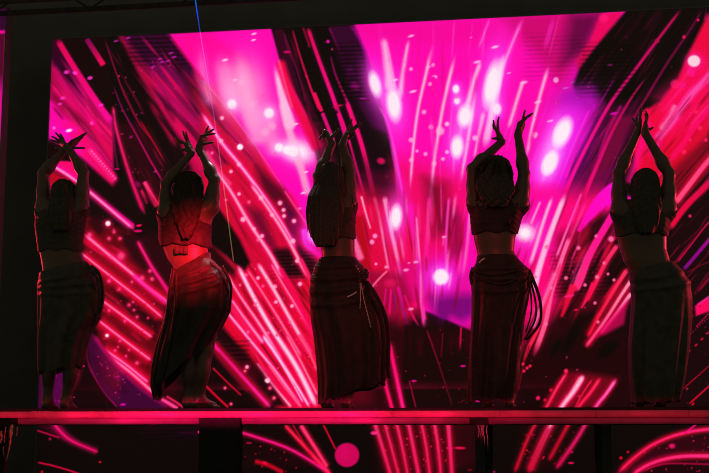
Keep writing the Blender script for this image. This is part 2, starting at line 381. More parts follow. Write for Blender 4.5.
beam([383,36,387,60,391,92], 7, 12, .75, (255,160,210)); beam([409,38,404,66,400,100], 4, 7, .8); beam([433,43,426,74,418,110,413,150,410,192], 4.5, 3, .95)
beam([456,52,448,84,442,112,434,162,430,210], 4.5, 3.6, .95); beam([481,60,473,84,466,112], 5, 6, .9); beam([524,16,512,44,498,80,488,118], 6, 7, .6, (255,60,190)); beam([490,18,478,50], 5, 5, .5, (255,30,185))
beam([549,65,540,96,532,128,526,160], 5, 3.6, .9); beam([524,78,517,100,508,130], 5, 4, .9); beam([504,52,496,96,484,150], 6, 8, .75, (255,170,220)); beam([476,86,468,140,460,186], 4, 4, .7); beam([484,110,474,160], 5, 4, .7)
for x, y, r in ((411,140,3), (425.5,154,2.6), (434,163.5,3), (440,131,5.5), (431,127,3), (447,124,3), (475,138,3.4), (443,159,2.4), (447,152,2.4), (411,160,2.6), (417,151,2), (535,135,4), (424,112,3), (447,124,2), (430,84,2.5), (411,69,2.4), (433,65,2.5), (436,77,1.8)): B(x, y, r, (255,170,215), .8, hard=.5)
for x, y, r in ((411,36,4.4), (395,80,4), (413,91.5,5), (471,37.5,1.8), (434,76,3), (429,67,3), (524,82.5,5), (538,102,5), (509,73,2.6), (477,62,5), (575,82,5), (566,88,4), (495,47,5), (550,121,4)): B(x, y, r, (255,180,225), .9, r*.36, -14, .4)
hatch([370,40,560,30,560,230,404,240,385,110], 60, (0,1), ((255,60,190),(230,0,130),(255,110,200),(255,0,150)), (1.5,5), (.2,.5), (24,80), to=(436,420))
# --- burst under the centre and the streaks that leave it
P([343,184,400,196,430,262,428,300,400,330,372,312,350,280], (236,0,66), .95, 16)
P([352,150,392,176,398,205,366,200], (60,0,30), .5, 14)
P([352,216,362,216,372,270,360,268], (170,0,20), .8, 4); P([424,178,446,184,450,232,434,236], (96,0,20), .7, 16); P([446,206,462,212,464,256,450,258], (100,0,50), .6, 14)
S([344,196,352,232,362,262], 5, (255,120,170), .85, 7, soft=3); S([361,195,366,214,371,230], 2.4, (255,150,190), .95, 1.4); S([374,195,382,232,389,272], 3, (255,110,160), .9, 2.4); S([384,195,393,238,402,280], 5, (255,130,185), .9, 3.4, soft=2); S([410,200,416,250,423,312,426,330], 5, (255,0,165), .9, 4, (255,80,170), h=(160,0,60), hw=6)
S([430,195,427,236,424,300], 4, (255,40,150), .8, soft=2); S([449,196,446,240,446,276], 2.6, (255,80,190), .8); S([470,214,466,262,463,310,461,330], 3.4, (255,110,190), .95, 3, (255,40,120), h=MAG, hw=5, fade=(0,.25)); S([478,214,470,262,464,300], 7, MAG, .7, soft=4)
S([416,214,420,262,424,300], 2, (255,150,200), .8); S([398,196,404,236,412,284,416,312], 3, (250,0,120), .7, soft=2)
P([396,262,432,262,470,272,468,306,430,306,402,300], (214,0,120), .6, 10)
B(441,280,24,(230,0,200),.75,24,0,0); B(441,277,8.2,WHT,1,8.4,0,.62,(255,60,230),1.7)
P([430,296,476,294,474,316,462,322,452,318,444,328,434,316], (96,0,104), .8, 12)
hatch([346,200,470,200,466,290,420,310,380,300,350,270], 64, (0,1), ((255,80,150),(170,0,30),(120,0,26),(255,0,120),(255,130,180)), (1,3.4), (.3,.7), (16,60), to=(425,480))
P([366,270,402,274,412,300,396,330,372,318], (120,0,44), .6, 8)
B(390,283,7,(255,40,110),.9,5,0,.3); B(390,283,12,(200,0,70),.6,9,0,0)
S([388,270,378,280,368,292], 2, (255,110,150), .9); S([386,288,384,306], 1.6, (220,0,120)); S([391,290,389,320], 2.2, (240,0,120), .9, fade=(0,.3)); S([398,288,404,310,409,332], 3, (240,0,130), .9, 2, (110,0,120), fade=(0,.3)); S([405,296,413,316,420,328], 2.2, (230,0,100), .9, fade=(0,.2)); S([393,292,396,312], 1.4, (130,0,110), .8)
for x, y, r in ((375,236,3), (372,242,3), (376,264,1.8), (386,267,2), (409,263,1.8), (444,237,3), (416,262,3.4), (406,270,3.6), (411,309,3.4)): B(x, y, r, (255,140,200), .95, r*.5 if x > 400 else r, -6, .5)
P([376,322,398,322,420,332,440,328,460,334,480,330,484,470,380,470,374,390], (48,0,10), 1, 20)
for k in range(13):
    x = 408 + k*5.6 + arng.uniform(-2, 2); h = arng.uniform(318, 362); P([x-1, h, x+1, h, x+6, 412, x-6, 412], (12,6,8), .9, 4)
P([408,358,480,352,484,412,414,412], (15,8,10), .95, 8)
S([389,340,394,366,403,408], 3, (255,0,110), 1, 3.4, (255,30,130), h=(160,0,40), hw=5, fade=(.12,0)); S([382,366,386,386,392,408], 3, (255,10,100), 1, 3, h=(140,0,40), hw=4, fade=(.1,0)); S([409,380,416,408], 1.2, (170,0,50)); S([426,328,434,350,444,380,453,408], 1.5, (150,0,40), .9, .9, (120,0,40)); S([461,328,460,352], 1.6, (220,0,70), 1, fade=(0,.4)); S([443,332,441,358], 1.2, (130,0,20), .8)
for x, y in ((414,381),(463,366),(478,401)): B(x, y, 3.6, (250,0,140), 1, 1.2, 0, .4)
dots([380,330,480,330,480,405,384,405], 26, (200,0,40), (.5,1.1))
ELL()
# --- right: dark wedge, crimson corner
P([574,66,592,96,640,100,660,130,632,200,590,210,560,120], (196,0,160), .5, 16)
P([628,9,708,4,704,24,690,50,678,78,660,104,640,196,604,196,592,122,576,96,573,84,580,68,592,52,608,32], BLK, 1, 4)
hatch([630,14,700,12,680,60,650,100,596,100,584,70], 46, (-.56,.83), ((60,0,30),(44,0,24),(90,0,44)), (.8,2.4), (.3,.7), (24,80))
P([566,96,592,88,606,112,592,160,572,200,556,196,560,150], (214,0,190), .9, 14)
B(576,98,26,(130,0,140),.7,16,-20,0)
P([600,108,640,100,636,140,604,200,574,200], (70,0,42), .9, 10)
hatch([590,110,636,104,606,200,560,200], 40, (-.5,.87), ((180,0,120),(30,0,24),(220,0,140),(90,0,70)), (.8,2.6), (.25,.6), (24,70)); P([612,116,634,116,620,150,596,192,588,180], (120,0,54), .8, 6)
P([596,118,606,108,584,170,566,196,570,168], (66,0,56), .85, 4)
P([570,178,610,168,606,200,560,205], (110,0,70), .7, 8)
S([682,8,656,42,632,74,610,104,590,140,574,172,562,200], 1.8, (190,0,76), 1, 4, (255,0,150), h=(90,0,30), hw=3); S([647,76,630,100,612,132,596,168,584,196], 1.6, (160,0,70), 1, 4.4, (245,0,120), fade=(.1,0))
S([618,72,602,100,582,134,566,176], 1.8, (90,0,66), 1, 3.2, (255,0,180), fade=(.1,0)); S([703,9,690,30,668,62,646,98,630,124], 2.6, (90,0,50), .9, 3, (130,0,60)); S([590,108,572,148,556,190], 2, (255,30,200), .8)
S([622,104,608,130,598,160], 3, (190,0,110), .7, soft=2)
lines(575, 40, 640, 100, 4.2, .4)
for x, y, rx, ry, rot in ((563,132,9.5,18,22), (550,163,8,14,24)): B(x, y, rx, WHT, 1, ry, rot, .5, (255,60,215), 2.6)
B(614,113.5,4.5,(225,0,170),1,1.4,-10); B(610,65,3,(120,0,90),.9,1.3); B(657,41,2.6,(190,0,70),.9); B(684,37,2,(225,20,90)); B(698,20,1.6,(225,20,90)); B(626,37,2,(70,0,50),.9,1.2)
P([708,14,760,10,760,190,700,170,640,210,634,150,642,112,660,102,678,78,690,50], (238,0,62), 1, 4)
P([654,96,700,60,760,70,760,130,680,150], (250,0,100), .5, 18); P([640,150,700,120,740,140,660,215], (210,0,30), .6, 14)
B(694,61,6.6,(255,205,220),1,6.2,0,.75,(255,30,120),1.8); B(691,72,5,(255,20,140),.8); B(675,84,5,(255,30,110),.7); B(683,86,4,(255,0,130),.6)
S([730,50,709,76,690,96,672,122,654,142], 6.5, (255,90,180), .9, 8, (255,80,160), soft=4); S([676,104,660,130], 5, (255,170,210), .6, soft=4); B(654,147,4.4,(255,160,205),.9,6,25,.4,HOT)
S([648,106,640,150,634,180], 5, (250,0,90), .6, soft=5); S([650,120,640,150,628,185], 7, (255,0,130), .7, soft=6)
hatch([650,110,690,60,720,60,720,130,670,190,646,190], 44, (-.62,.78), ((255,60,140),(190,0,30),(255,0,90),(140,0,24)), (1,4), (.25,.6), (16,50))
P([720,100,760,100,760,400,600,420,610,330,640,250,660,206,700,166], (34,4,14), 1, 7)
P([672,170,712,132,724,146,690,190,664,215,660,195], (120,0,26), .9, 8)
hatch([672,180,716,140,716,300,664,300], 40, (-.62,.78), ((12,4,6),(110,0,26),(180,0,50),(12,4,6)), (.8,2.6), (.3,.7), (20,60))
S([720,96,700,120,684,142,670,160], 3.4, (255,0,110), .9, 6, (250,0,90), soft=2); S([740,128,709,160,690,184,674,205], 4.4, (255,70,130), 1, 5, (255,80,120), h=(200,0,30), hw=7); S([740,150,709,183,686,206,668,230], 6, (232,0,84), .95, 6.5, (245,0,60), soft=2.5)
for x, y, r in ((700,128,3), (690,140,2), (684,152,3), (706,140,2.4), (696,112,2.4), (672,214,2.4), (690,216,2)): B(x, y, r, (255,40,100), .9, hard=.4)
S([740,190,709,222,690,246,676,264], 1.4, (220,0,70), 1, 1.6, (190,0,66)); S([740,204,709,240,692,260,682,271], 4, (205,0,130), .95, 3.4, (130,0,140)); S([740,256,709,262,686,273], 1.4, (110,0,30), .8)
P([695,306,712,295,740,280,740,300,696,316], (250,0,92), 1, 2); S([696,306,712,295,740,279], 2, (255,50,150), .8)
for i in range(12): B(697 + i*1.75, 326 - i*1.9, .9, (220,0,76)); B(684 + i*2.3, 340 - i*2.1, .8 if i % 3 else .9, (170,0,80), .8)
for x, y in ((689,351),(696,345),(702,339),(708,333),(714,327)): B(x, y, 1.8, (225,0,60), 1, 1, -40)
for i in range(30): B(668 + i*1.5, 402 - i*1.32, .8, (215,0,40), min(1, .3 + i*.05))
S([740,356,709,386,698,396,688,405], 1.5, (230,0,40)); B(678,386,2,(225,0,30)); B(693,404,2.2,(225,0,30),1,1,-50)
dots([640,290,709,280,709,405,640,405], 24, (120,0,24), (.5,1.2))
# --- lower right of centre
P([500,190,600,190,612,210,596,250,560,330,520,350,508,300], (255,0,110), .85, 20)
P([556,236,600,214,640,210,640,300,590,312,556,320], (110,0,20), .8, 14)
P([500,196,560,196,552,250,520,270], (255,0,185), .7, 12)
S([578,232,592,212,604,199,622,188], 3, (255,0,170), 1, 22, (255,0,205), soft=2, fade=(.02,.02))
P([590,224,606,214,620,206,610,232,592,242], (50,0,26), 1, 7)
P([560,262,606,262,612,290,596,310,560,312], (70,0,20), .75, 10); lines(548,250,612,300,4,.4)
P([610,238,640,240,634,285,606,285], (30,2,10), .9, 6)
hatch([510,200,606,200,590,260,550,330,515,340], 60, (-.36,.93), ((255,70,160),(190,0,50),(255,0,90),(120,0,26),(255,140,190)), (1,3.2), (.3,.65), (20,64))
hatch([575,230,636,220,630,300,590,340,556,330], 40, (-.5,.86), ((20,4,8),(60,0,12),(230,0,50),(20,4,8)), (1.4,4), (.3,.75), (16,60))
B(525,233,20,(255,120,220),.8,18,0,0); B(525,233,11,WHT,1,10,0,.3)
P([524,330,560,312,590,320,640,345,640,405,530,405,520,370], (44,0,8), .9, 16)
for x, y, rx, ry, rot in ((571,338,6,22,26), (556,348,5,12,28), (608,349,7,15,50)): B(x, y, rx, (14,8,10), .95, ry, rot, .5)
beam([553,195,544,220,536,246,529,268], 4, 4.6, .95, (255,130,200)); beam([566,192,556,218,546,246,537,276,533,296], 5, 7, 1, (255,165,215)); S([582,192,570,222,555,260], 2.4, (255,60,170), .95, 2, (255,120,190), fade=(.05,.1)); beam([541,200,530,226], 3, 3, .8)
S([570,236,562,258,552,290,545,324,533,358], 4, (255,110,170), .95, 5, (255,90,130), h=(200,0,40), hw=5, fade=(.05,.15)); S([562,262,550,292,538,328,524,356], 3, (255,60,120), .95, 4, (235,20,60), fade=(.05,.15)); S([556,270,544,300,532,330], 4, (255,120,170), .8, soft=2)
S([620,202,606,226,590,254,580,280,574,292], 6.5, (255,0,160), 1, 7.5, (255,60,120), h=(170,0,40), hw=5); S([618,244,606,262,596,282,586,302], 4, (255,60,110), 1, 4, (240,10,60), h=(150,0,20), hw=5)
S([574,284,568,300,561,318], 8, (245,20,70), .95, 2.5, (225,0,50), soft=2); S([594,282,588,296,581,309], 5, (250,10,80), 1, 1.6)
S([628,268,614,290,600,314,587,338], 4, (255,60,100), 1, 2, (240,10,60), h=(170,0,20), hw=5); S([634,276,622,294,604,322,585,348], 3.4, (255,150,180), 1, 2.6, (255,60,110), h=(200,0,40), hw=5); S([632,292,616,314,600,334], 3.6, (255,150,185), 1, 2.4, (255,40,120), h=(200,0,40), hw=4); P([628,300,624,324,606,334,594,338,610,320], (225,0,90), .7, 4)
for x, y, r in ((578.5,248,2.6), (611,239,3.6), (547,247,2.8), (597,277,2.6), (604,263,2), (535,277,2.4), (585,285,2.2), (551,288,2), (546,324,2), (520,310,1.6), (608,274,1.8), (614,280,2), (598,322,2), (596,236,2), (595,303,2), (566,278,2.4)): B(x, y, r, (255,110,160), .95, hard=.5)
B(569,296,6,(255,40,130),.8,1.6,-10); B(576,310,2.4,(235,0,80),1,1,0)
S([538,330,529,348,522,366], 2.6, (255,40,70), .9, fade=(0,.3)); S([530,344,524,364,518,392], 1.4, (120,0,16), .8); S([524,360,514,400], 1.6, (84,0,14), .8); S([514,364,508,404], 1.6, (70,0,14), .8)
for x, y in ((523,364),(527,368),(530,366),(524,371),(518,372)): B(x, y, 1.8, (255,40,80), .9)
P([541,408,556,384,568,371,590,373,618,378,600,408], (150,0,30), .6, 8)
S([568,371,557,388,546,408,530,434,514,474], 2.4, (255,60,110), 1, 2, (235,0,40), h=(170,0,20), hw=4); S([584,374,573,392,561,408,545,436,528,474], 6.5, (255,110,160), 1, 5, (245,10,60), h=(220,0,40), hw=7); S([584,375,573,392,561,408,548,430], 3.4, (255,190,215), .9, 2); S([601,377,590,393,578,408,562,436,548,462], 2.8, (255,50,90), 1, 2, (230,0,60), h=(170,0,20), hw=4); S([593,378,580,398,570,420,552,455], 2, (250,30,70), .9, 1.4, (210,0,30)); S([617,378,606,394,595,408,576,440,555,470], 3.2, (255,110,180), 1, 2, (240,0,110), h=(220,0,50), hw=4)
B(566,371,2.4,(255,40,80)); B(538,398,2.4,(240,20,90)); B(545,400,1.8,(220,0,50)); B(551,390,2,(220,0,50)); B(571,452,2.6,(225,0,90),.9,1.2)
# --- the red fan left of centre
P([205,176,236,160,292,197,322,252,330,410,280,412,205,330,196,250], (226,0,44), 1, 8)
hatch([210,190,250,175,300,230,322,300,322,400,280,400,215,300], 130, (.54,.84), ((110,0,16),(150,0,20),(70,0,12),(255,30,80)), (1,3.4), (.35,.8), (24,80))
P([205,176,240,165,262,172,290,240,300,290,240,262], (205,0,58), .6, 12)
P([256,166,284,190,300,226,284,216,262,190], (74,0,28), .9, 9); P([246,206,262,212,278,250,262,246], (96,0,40), .8, 8); P([284,200,298,214,300,250,284,236], (76,0,56), .7, 8)
P([196,188,216,204,240,240,250,262,244,272,226,256,200,236], (22,4,10), 1, 4); P([180,246,214,246,236,270,228,300,180,290], (34,2,10), .9, 6)
P([268,250,300,246,318,262,316,278,280,276], (48,2,20), .9, 6); lines(268,248,318,282,3.6,.55)
def fan(pts, w, w1, c=(255,105,140), a=1):
    S(pts, w, (255, max(20, c[1]-60), c[2]-30), a, w1, h=(215,0,40), hw=5, soft=1.8); S(pts, w*.5, (255, min(220, c[1]+60), min(230, c[2]+50)), .9*a, w1*.5, soft=1.4)
fan([201,112,222,143,240,165,264,197,283,226,296,250], 4.4, 5, (255,110,170), .95); fan([214,168,230,190,250,224,270,254,284,280], 3.6, 5.4, (255,110,150)); fan([250,183,268,208,286,236,302,266,310,280], 5, 4.6, (255,100,140))
S([284,190,300,214,312,232], 2, (255,60,150), .9); S([205,150,218,170,232,186], 4, (255,90,140), .7, soft=2.5)
fan([226,272,240,296,262,328,282,362], 2.6, 5.4, (255,95,135)); fan([231,299,246,320,264,344], 3, 5, (255,90,140)); fan([237,264,252,294,270,326,296,366,317,408], 5, 7, (255,150,180)); fan([246,268,262,292,282,324,302,358], 2.6, 4, (255,70,110)); fan([257,262,274,290,292,322,312,356], 5, 5, (255,130,160)); fan([270,262,284,286,300,312,318,342], 1.8, 3, (255,100,130)); S([279,266,292,290,306,318,316,340], 5, (250,0,80), .9, soft=2.5); S([300,258,306,270,312,284], 4, (255,30,90), .9)
fan([222,306,250,340,276,372,302,408], 3.4, 4, (255,110,160)); fan([262,334,280,360,298,388,310,408], 4.6, 3, (255,140,190)); fan([286,334,300,360,318,396], 3, 3.4, (255,80,110)); fan([256,362,272,384,292,408], 2, 3.4, (255,120,150)); fan([268,364,284,386,302,408], 2, 2.6, (255,80,110)); fan([298,334,308,350,318,372], 4, 3, (250,50,90), .9)
S([264,336,284,368,304,404], 1.4, (255,190,240), .9)
P([196,322,216,318,244,352,262,372,286,406,180,408,176,372], (28,4,10), .95, 5); P([222,340,246,350,262,374,256,382,236,364], (70,0,16), .8, 6); lines(214,336,252,366,4.6,.5)
S([212,340,216,347,240,374,271,408], 2.6, (255,20,140), 1, 3, (255,40,150), h=(200,0,40), hw=7); S([212,367,226,381,242,396], 1.5, (225,0,40), .9); S([204,384,216,396,229,408], 2, (220,0,40)); S([216,352,236,376,250,392], 6, (150,0,30), .6, soft=4)
for x, y, r in ((240,147,3.2), (239,164.5,2.6), (231,171.5,2.2), (212,153,2), (222,118,2.4), (221,141,2.6), (261,198,2.8), (243,219.5,3.2), (280,203,2.8), (283.5,210,2.4), (284,216,2.4), (294,221,2.6), (249,202,2), (272,215,2.4), (254,229,2.2), (262,236,2.4), (258,240,2), (293,241,3), (239,194,2.2), (226,200,1.6), (246,275,2), (240,285,1.6), (258,278,2.2), (263,286,1.8), (275,286.5,2.4), (300,284,2.6), (276,302,2.2), (297,261,2.4), (255,305,2), (248,332,1.8), (268,333,2), (277,335,2), (278,317,1.6), (290,322,2), (292,306,2.2), (247,367,2.2), (270,388,2), (245,371,1.6), (268,380,2.6), (274,398,2), (225,388,1.6), (231,404,1.6)): B(x, y, r, (255,170,195) if r > 2 else (255,100,130), .95, hard=.5, h=(200,0,50), hr=1.8)
B(240,147,3.4,WHT,1); B(312,236,7,(255,150,255),1,11,-20,.2,(255,40,220),2.2); S([303,228,306,244,318,254,326,262], 4, (240,90,250), .9, 5, (255,0,150), soft=3)
B(267,381,3,(255,200,215),1,2,40); dots([235,268,262,262,316,330,318,404,292,404], 60, (255,90,120), (.4,1.1))
# --- red fan between the two left dancers
P([76,212,132,232,176,296,172,345,158,392,140,384,98,340,92,290], (96,0,14), 1, 6)
hatch([84,240,130,250,168,300,158,385,100,335], 50, (.8,.6), ((18,4,8),(200,0,36),(230,10,60),(40,0,10)), (1,3.5), (.3,.7), (14,44))
P([118,232,150,236,168,262,172,290,150,276,130,256], (54,2,16), .95, 6); P([98,214,108,226,98,236,88,222], (50,0,14), .8, 5); P([112,288,140,306,160,322,156,334,130,318], (44,2,10), .9, 5); P([122,262,146,280,156,290,150,296,128,280], (60,0,14), .8, 4)
for pts, w in (([84,234,108,254,130,272,146,286,170,304], 4.4), ([80,252,104,271,122,285,144,302,164,319], 2.8), ([100,299,126,318,153,338], 3), ([98,320,124,340,152,361], 3), ([102,348,124,363,149,383], 3), ([108,356,130,372,156,395], 4.4)):
    S(pts, w, (255,30,110), 1, h=(215,0,36), hw=8); S(pts, w*.45, (255,140,175), .9)
S([137,240,150,264,162,282,172,297], 2, (255,40,130), 1, 3.6, (240,0,110), h=(120,0,30), hw=4)
S([132,274,150,290,168,305], 4, (255,20,150), .6)
S([161,399,170,404,178,409], 3, (255,80,150), 1, h=(220,0,60), hw=4); S([166,396,176,402,184,408], 2, (255,40,90), .9); S([170,352,180,362], 2.4, (215,20,20), .8); S([160,372,168,378], 2.6, (235,60,70), .8)
S([136,309,150,312], 1, (150,0,30), .5)
for x, y, r in ((108,223.5,4), (89.5,235,3.4), (109,238.5,2.6), (114,232,2.2), (120,238.5,2.4), (121,256,5.4), (111,257,2.6), (150,271,2.6), (152,279,2.8), (132,282,2), (139,280,1.6), (129,305,2.4), (133,302,1.6), (134,310,1.8), (137,317,2), (148,318,1.4), (109,310.5,2.2), (125,321,2.2), (107,335.5,3.4), (120,341,1.8), (115,350.5,2), (118,347,1.4), (129,350,1.6), (126,356,1.8), (137,363,2.6), (109,281,2.8), (119,289,2.6), (142,278,3.4)): B(x, y, r*.85, (255,90,130), .8, hard=.4, h=(220,0,60), hr=1.9)
B(108,223.5,2.8,WHT,1); B(107,335.5,1.8,WHT,1); B(139,225.5,3.4,(255,0,90),1,1.2,-8); B(138,231,5,(240,0,110),.9,1.4,0)
dots([96,260,160,300,150,380,100,335], 40, (225,0,40), (.5,1.2))
# --- the violet leaf
P([91,330,102,345,122,372,140,388,168,409,120,409,106,394,92,372,86,350], (72,0,56), 1, 2.5); P([90,352,112,372,128,392,112,390,96,374], (54,0,48), .8, 5)
S([92,330,86,348,90,368,104,392,119,409], 2.2, (205,0,84), .95, 1.6, (150,0,90)); S([93,334,112,360,138,386,170,409], 4, (190,0,84), .85, 3, (140,0,76), soft=3)
B(123,404.5,3.4,(230,0,170),1,1.1); B(117,377,4,(150,0,100),.8,1.4,0); dots([90,345,110,365,140,395,120,402], 26, (200,20,120), (.4,1.1))
P([72,345,86,345,90,372,106,396,114,409,70,409], (34,2,14), .9, 6); P([36,372,44,372,44,409,36,409], (84,0,66), .9, 3); P([52,372,63,366,64,409,52,409], (96,0,80), .9, 3); P([76,352,84,356,80,380,66,402], (120,0,30), .7, 5); dots([70,365,84,365,80,400,70,400], 8, (235,20,120), (.8,1.4)); dots([53,375,62,375,62,405,53,405], 5, (235,20,140), (.6,1.1))
# --- the part of the wall seen under the platform
P([35,424,62,424,80,444,60,440], (84,0,36), .7, 5)
S([52,421,60,431,72,441,99,452.5], 1.9, (255,30,120), 1, 1.4, (250,0,110), h=(150,0,50), hw=5); S([36,430,48,434,60,438], 1.3, (215,0,60)); S([36,462,54,466,74,472,100,482], 1.5, (225,0,60)); B(50,439,1.6,(170,0,60)); B(100,462,1.6,(230,0,30),1,1); B(42,472,1.4,(220,0,20))
P([120,424,200,424,198,440,150,440], (44,0,30), .6, 5); lines(120,424,200,444,4,.5); B(188,433,12,(64,0,50),.8,1.2,0); B(199,432,1.5,(255,30,110))
P([240,430,300,440,320,470,240,470], (40,0,12), .6, 8); lines(240,424,320,452,4.4,.4)
S([236,431,256,437,285,447,306,458,334,476], 2, (255,20,130), 1, h=(150,0,40), hw=4); S([254,461,268,465,284,473], 4, (215,0,30), .9, soft=3); B(265,463,3,(245,10,60),.9,1.6,20); B(249,443,3.6,(190,0,70),.8,1.2); B(238,449,1.4,(225,20,50)); dots([240,440,320,460,320,472,240,472], 16, (230,10,40), (.5,1.2))
S([284,424,306,448,330,474], 2, (255,40,80), 1, 3, h=(190,0,20), hw=4); S([300,424,314,446,328,468], 3.6, (255,60,110), 1, 2.4, h=(190,0,30), hw=5); S([323,424,330,438,336,450], 1.6, (220,0,40)); S([290,420,302,440,318,466], 1.4, (230,0,50), .8)
B(347,455,12.2,(205,0,84),1,12,0,.86); B(344,453,9,(222,0,100),.6,9,0,.2)
for pts, w, w1 in (([374,421,382,446,391,476], 3.4, 2.6), ([384,421,391,446,399,476], 2, 2), ([396,421,402,446,408,476], 2.6, 1.8), ([408,421,413,446,419,476], 3, 3.2), ([421,421,426,446,430,476], 2, 2), ([434,421,438,446,441,476], 3, 2), ([448,421,450,446,452,476], 3.6, 3)):
    S(pts, w, (255,60,120), 1, w1, (255,30,100), h=(190,0,30), hw=5)
P([366,424,460,424,466,474,380,474], (110,0,20), .15, 8); B(460,448,6.5,(235,0,70),1,1.4,2); B(374,433,4,(255,60,140),.9,2); B(450,448,3,(255,20,110),.8,1.6)
dots([370,424,455,424,462,472,385,472], 46, (255,30,70), (.4,1.3))
B(530,435,6,(210,0,40),.9,1.3,-4); B(571,463,3.4,(230,0,90),1,1.2); B(491,472,5,(220,0,120),1,1.4); B(470,470,3,(120,0,16),.9,1.4); P([520,424,592,424,556,474,510,474], (80,0,8), .25, 8); dots([520,424,590,424,556,472,520,472], 22, (240,0,40), (.5,1.3))
P([612,474,640,455,680,438,760,430,760,504,600,504], (70,0,20), .8, 5); P([630,474,650,462,690,458,760,462,760,504,630,504], (36,2,12), .8, 5)
S([617,474,634,458,654,444,680,434,712,429,760,428], 2, (255,30,90), 1, 3, (255,50,130), h=(200,0,30), hw=5); S([630,476,650,464,676,457,709,456,760,458], 2.6, (255,40,110), 1, 3.4, (255,70,140), h=(200,0,40), hw=5); S([640,472,664,464,700,464,760,466], 1.4, (215,0,70), .8); S([684,434,699,422], 1.6, (245,0,130))
B(672,446,4,(255,20,110),.9,3,0,.4); B(621,458,1.8,(225,0,30)); B(628,452,1.4,(225,0,30)); dots([640,445,709,434,709,472,640,472], 26, (255,40,90), (.5,1.3))
# --- faint drifting sparks over everything
for k in range(150):
    x, y = arng.uniform(60, 740), arng.uniform(40, 404)
    if y > 300 and 370 < x < 520: continue
    B(x, y, arng.uniform(.5, 1.5), (255,70,130), arng.uniform(.15, .7), hard=.4)
# --- side screen at the far left
P([-80,2,10,2,10,188,-80,188], (62,0,58), 1, 1); P([-80,30,8,30,8,170,-80,170], (84,0,44), 1, 8); P([-80,84,10,84,10,150,-80,150], (226,0,150), 1, 22); S([-60,33,8,32], 3, (250,0,150)); S([5.5,34,4,80], 1.6, (190,0,50)); P([-80,168,10,172,10,186,-80,184], (236,10,40), 1, 4); P([-80,186,10,186,10,500,-80,500], (14,6,8), 1, 6)
ART = np.clip(ART, 0, 255)
_m = ART.max(2, keepdims=True); ART *= np.clip(.5 + .5*_m/95, 0, 1)          # the wall's own contrast
ART[..., 2:] *= np.clip(.5 + _m/150, 0, 1); ART[..., 1] *= np.clip(.55 + ART[..., 1]/255, 0, 1)
# ---------------------------------------------------------------- LED walls
def lin(c):
    c = c / 255.0
    return np.where(c <= .04045, c/12.92, ((c + .055)/1.055)**2.4)
def led_material():
    m = bpy.data.materials.new('led_display'); m.use_nodes = True; nt = m.node_tree; b = nt.nodes['Principled BSDF']
    b.inputs['Base Color'].default_value = (.06, .057, .05, 1); b.inputs['Roughness'].default_value = .9; b.inputs['Specular IOR Level'].default_value = .05
    at_ = nt.nodes.new('ShaderNodeAttribute'); at_.attribute_name = 'led'
    tc = nt.nodes.new('ShaderNodeTexCoord'); nz = nt.nodes.new('ShaderNodeTexNoise'); nz.inputs['Scale'].default_value = 90; nz.inputs['Detail'].default_value = 2
    nt.links.new(tc.outputs['Object'], nz.inputs['Vector'])
    mr = nt.nodes.new('ShaderNodeMapRange'); mr.inputs['From Min'].default_value = .3; mr.inputs['From Max'].default_value = .7; mr.inputs['To Min'].default_value = .86; mr.inputs['To Max'].default_value = 1.14
    nt.links.new(nz.outputs['Fac'], mr.inputs['Value']); nt.links.new(mr.outputs['Result'], b.inputs['Emission Strength'])
    nt.links.new(at_.outputs['Color'], b.inputs['Emission Color'])
    return m
M['led'] = led_material()
def led_wall(name, x0, x1, z0, z1, Y, label, pitch=.0062):
    t = thing(name, ((x0+x1)/2, Y, z0), label, 'screen')
    nx, nz_ = int((x1-x0)/pitch) + 1, int((z1-z0)/pitch) + 1
    gx, gz = np.meshgrid(np.linspace(x0, x1, nx), np.linspace(z0, z1, nz_))
    V = np.stack([gx, np.full_like(gx, Y), gz], -1).reshape(-1, 3)
    i = np.arange(nx*nz_).reshape(nz_, nx)
    F = np.stack([i[:-1,:-1], i[:-1,1:], i[1:,1:], i[1:,:-1]], -1).reshape(-1, 4)
    o = mesh_obj('display_panel', V, F, M['led'], t, flat=True)
    q = V - CAM; z = q @ _fw; u = (354.5 + FPX*(q @ _rt)/z - AX0)*AS - .5; v = (236.5 - FPX*(q @ _up)/z - AY0)*AS - .5
    u = np.clip(u, 0, AW-1.01); v = np.clip(v, 0, AH-1.01); a = u.astype(int); b = v.astype(int); fu = (u-a)[:,None]; fv = (v-b)[:,None]
    c = (ART[b,a]*(1-fu) + ART[b,a+1]*fu)*(1-fv) + (ART[b+1,a]*(1-fu) + ART[b+1,a+1]*fu)*fv
    rgba = np.ones((len(V), 4), np.float32); rgba[:,:3] = lin(c)
    o.data.attributes.new('led', 'FLOAT_COLOR', 'POINT').data.foreach_set('color', rgba.ravel())
    MB().box((x0, Y+.004, z0), (x1, Y+.11, z1)).build('cabinet', M['steel'], t, flat=True)
    e = .012; f = MB()
    f.box((x0-e, Y-.006, z0-e), (x0-.0005, Y+.11, z1+e)).box((x1+.0005, Y-.006, z0-e), (x1+e, Y+.11, z1+e)).box((x0, Y-.006, z1+.0005), (x1, Y+.11, z1+e)).box((x0, Y-.006, z0-e), (x1, Y+.11, z0-.0005))
    f.build('frame', M['black'], t, flat=True)
    # feet that carry the wall
    for k in range(5):
        x = x0 + (x1-x0)*(k+.5)/5
        MB().box((x-.04, Y+.01, 0), (x+.04, Y+.10, z0-e)).build('support_foot', M['steel'], t, flat=True)
    return t
tl = at(52.4, 39.5, SY); tr = at(709, 7.5, SY); br = at(770, 240, SY)
led_wall('led_screen', tl[0], br[0], .62, (tl[2]+tr[2])/2, SY, 'huge LED screen of magenta fireworks behind the row of dancers')
sl_ = at(6.3, 8, 2.55); sl2 = at(-60, 8, 2.55)
led_wall('led_screen', sl2[0], sl_[0], .62, sl_[2], 2.55, 'narrow sliver of a second LED screen at the left picture edge', .012)
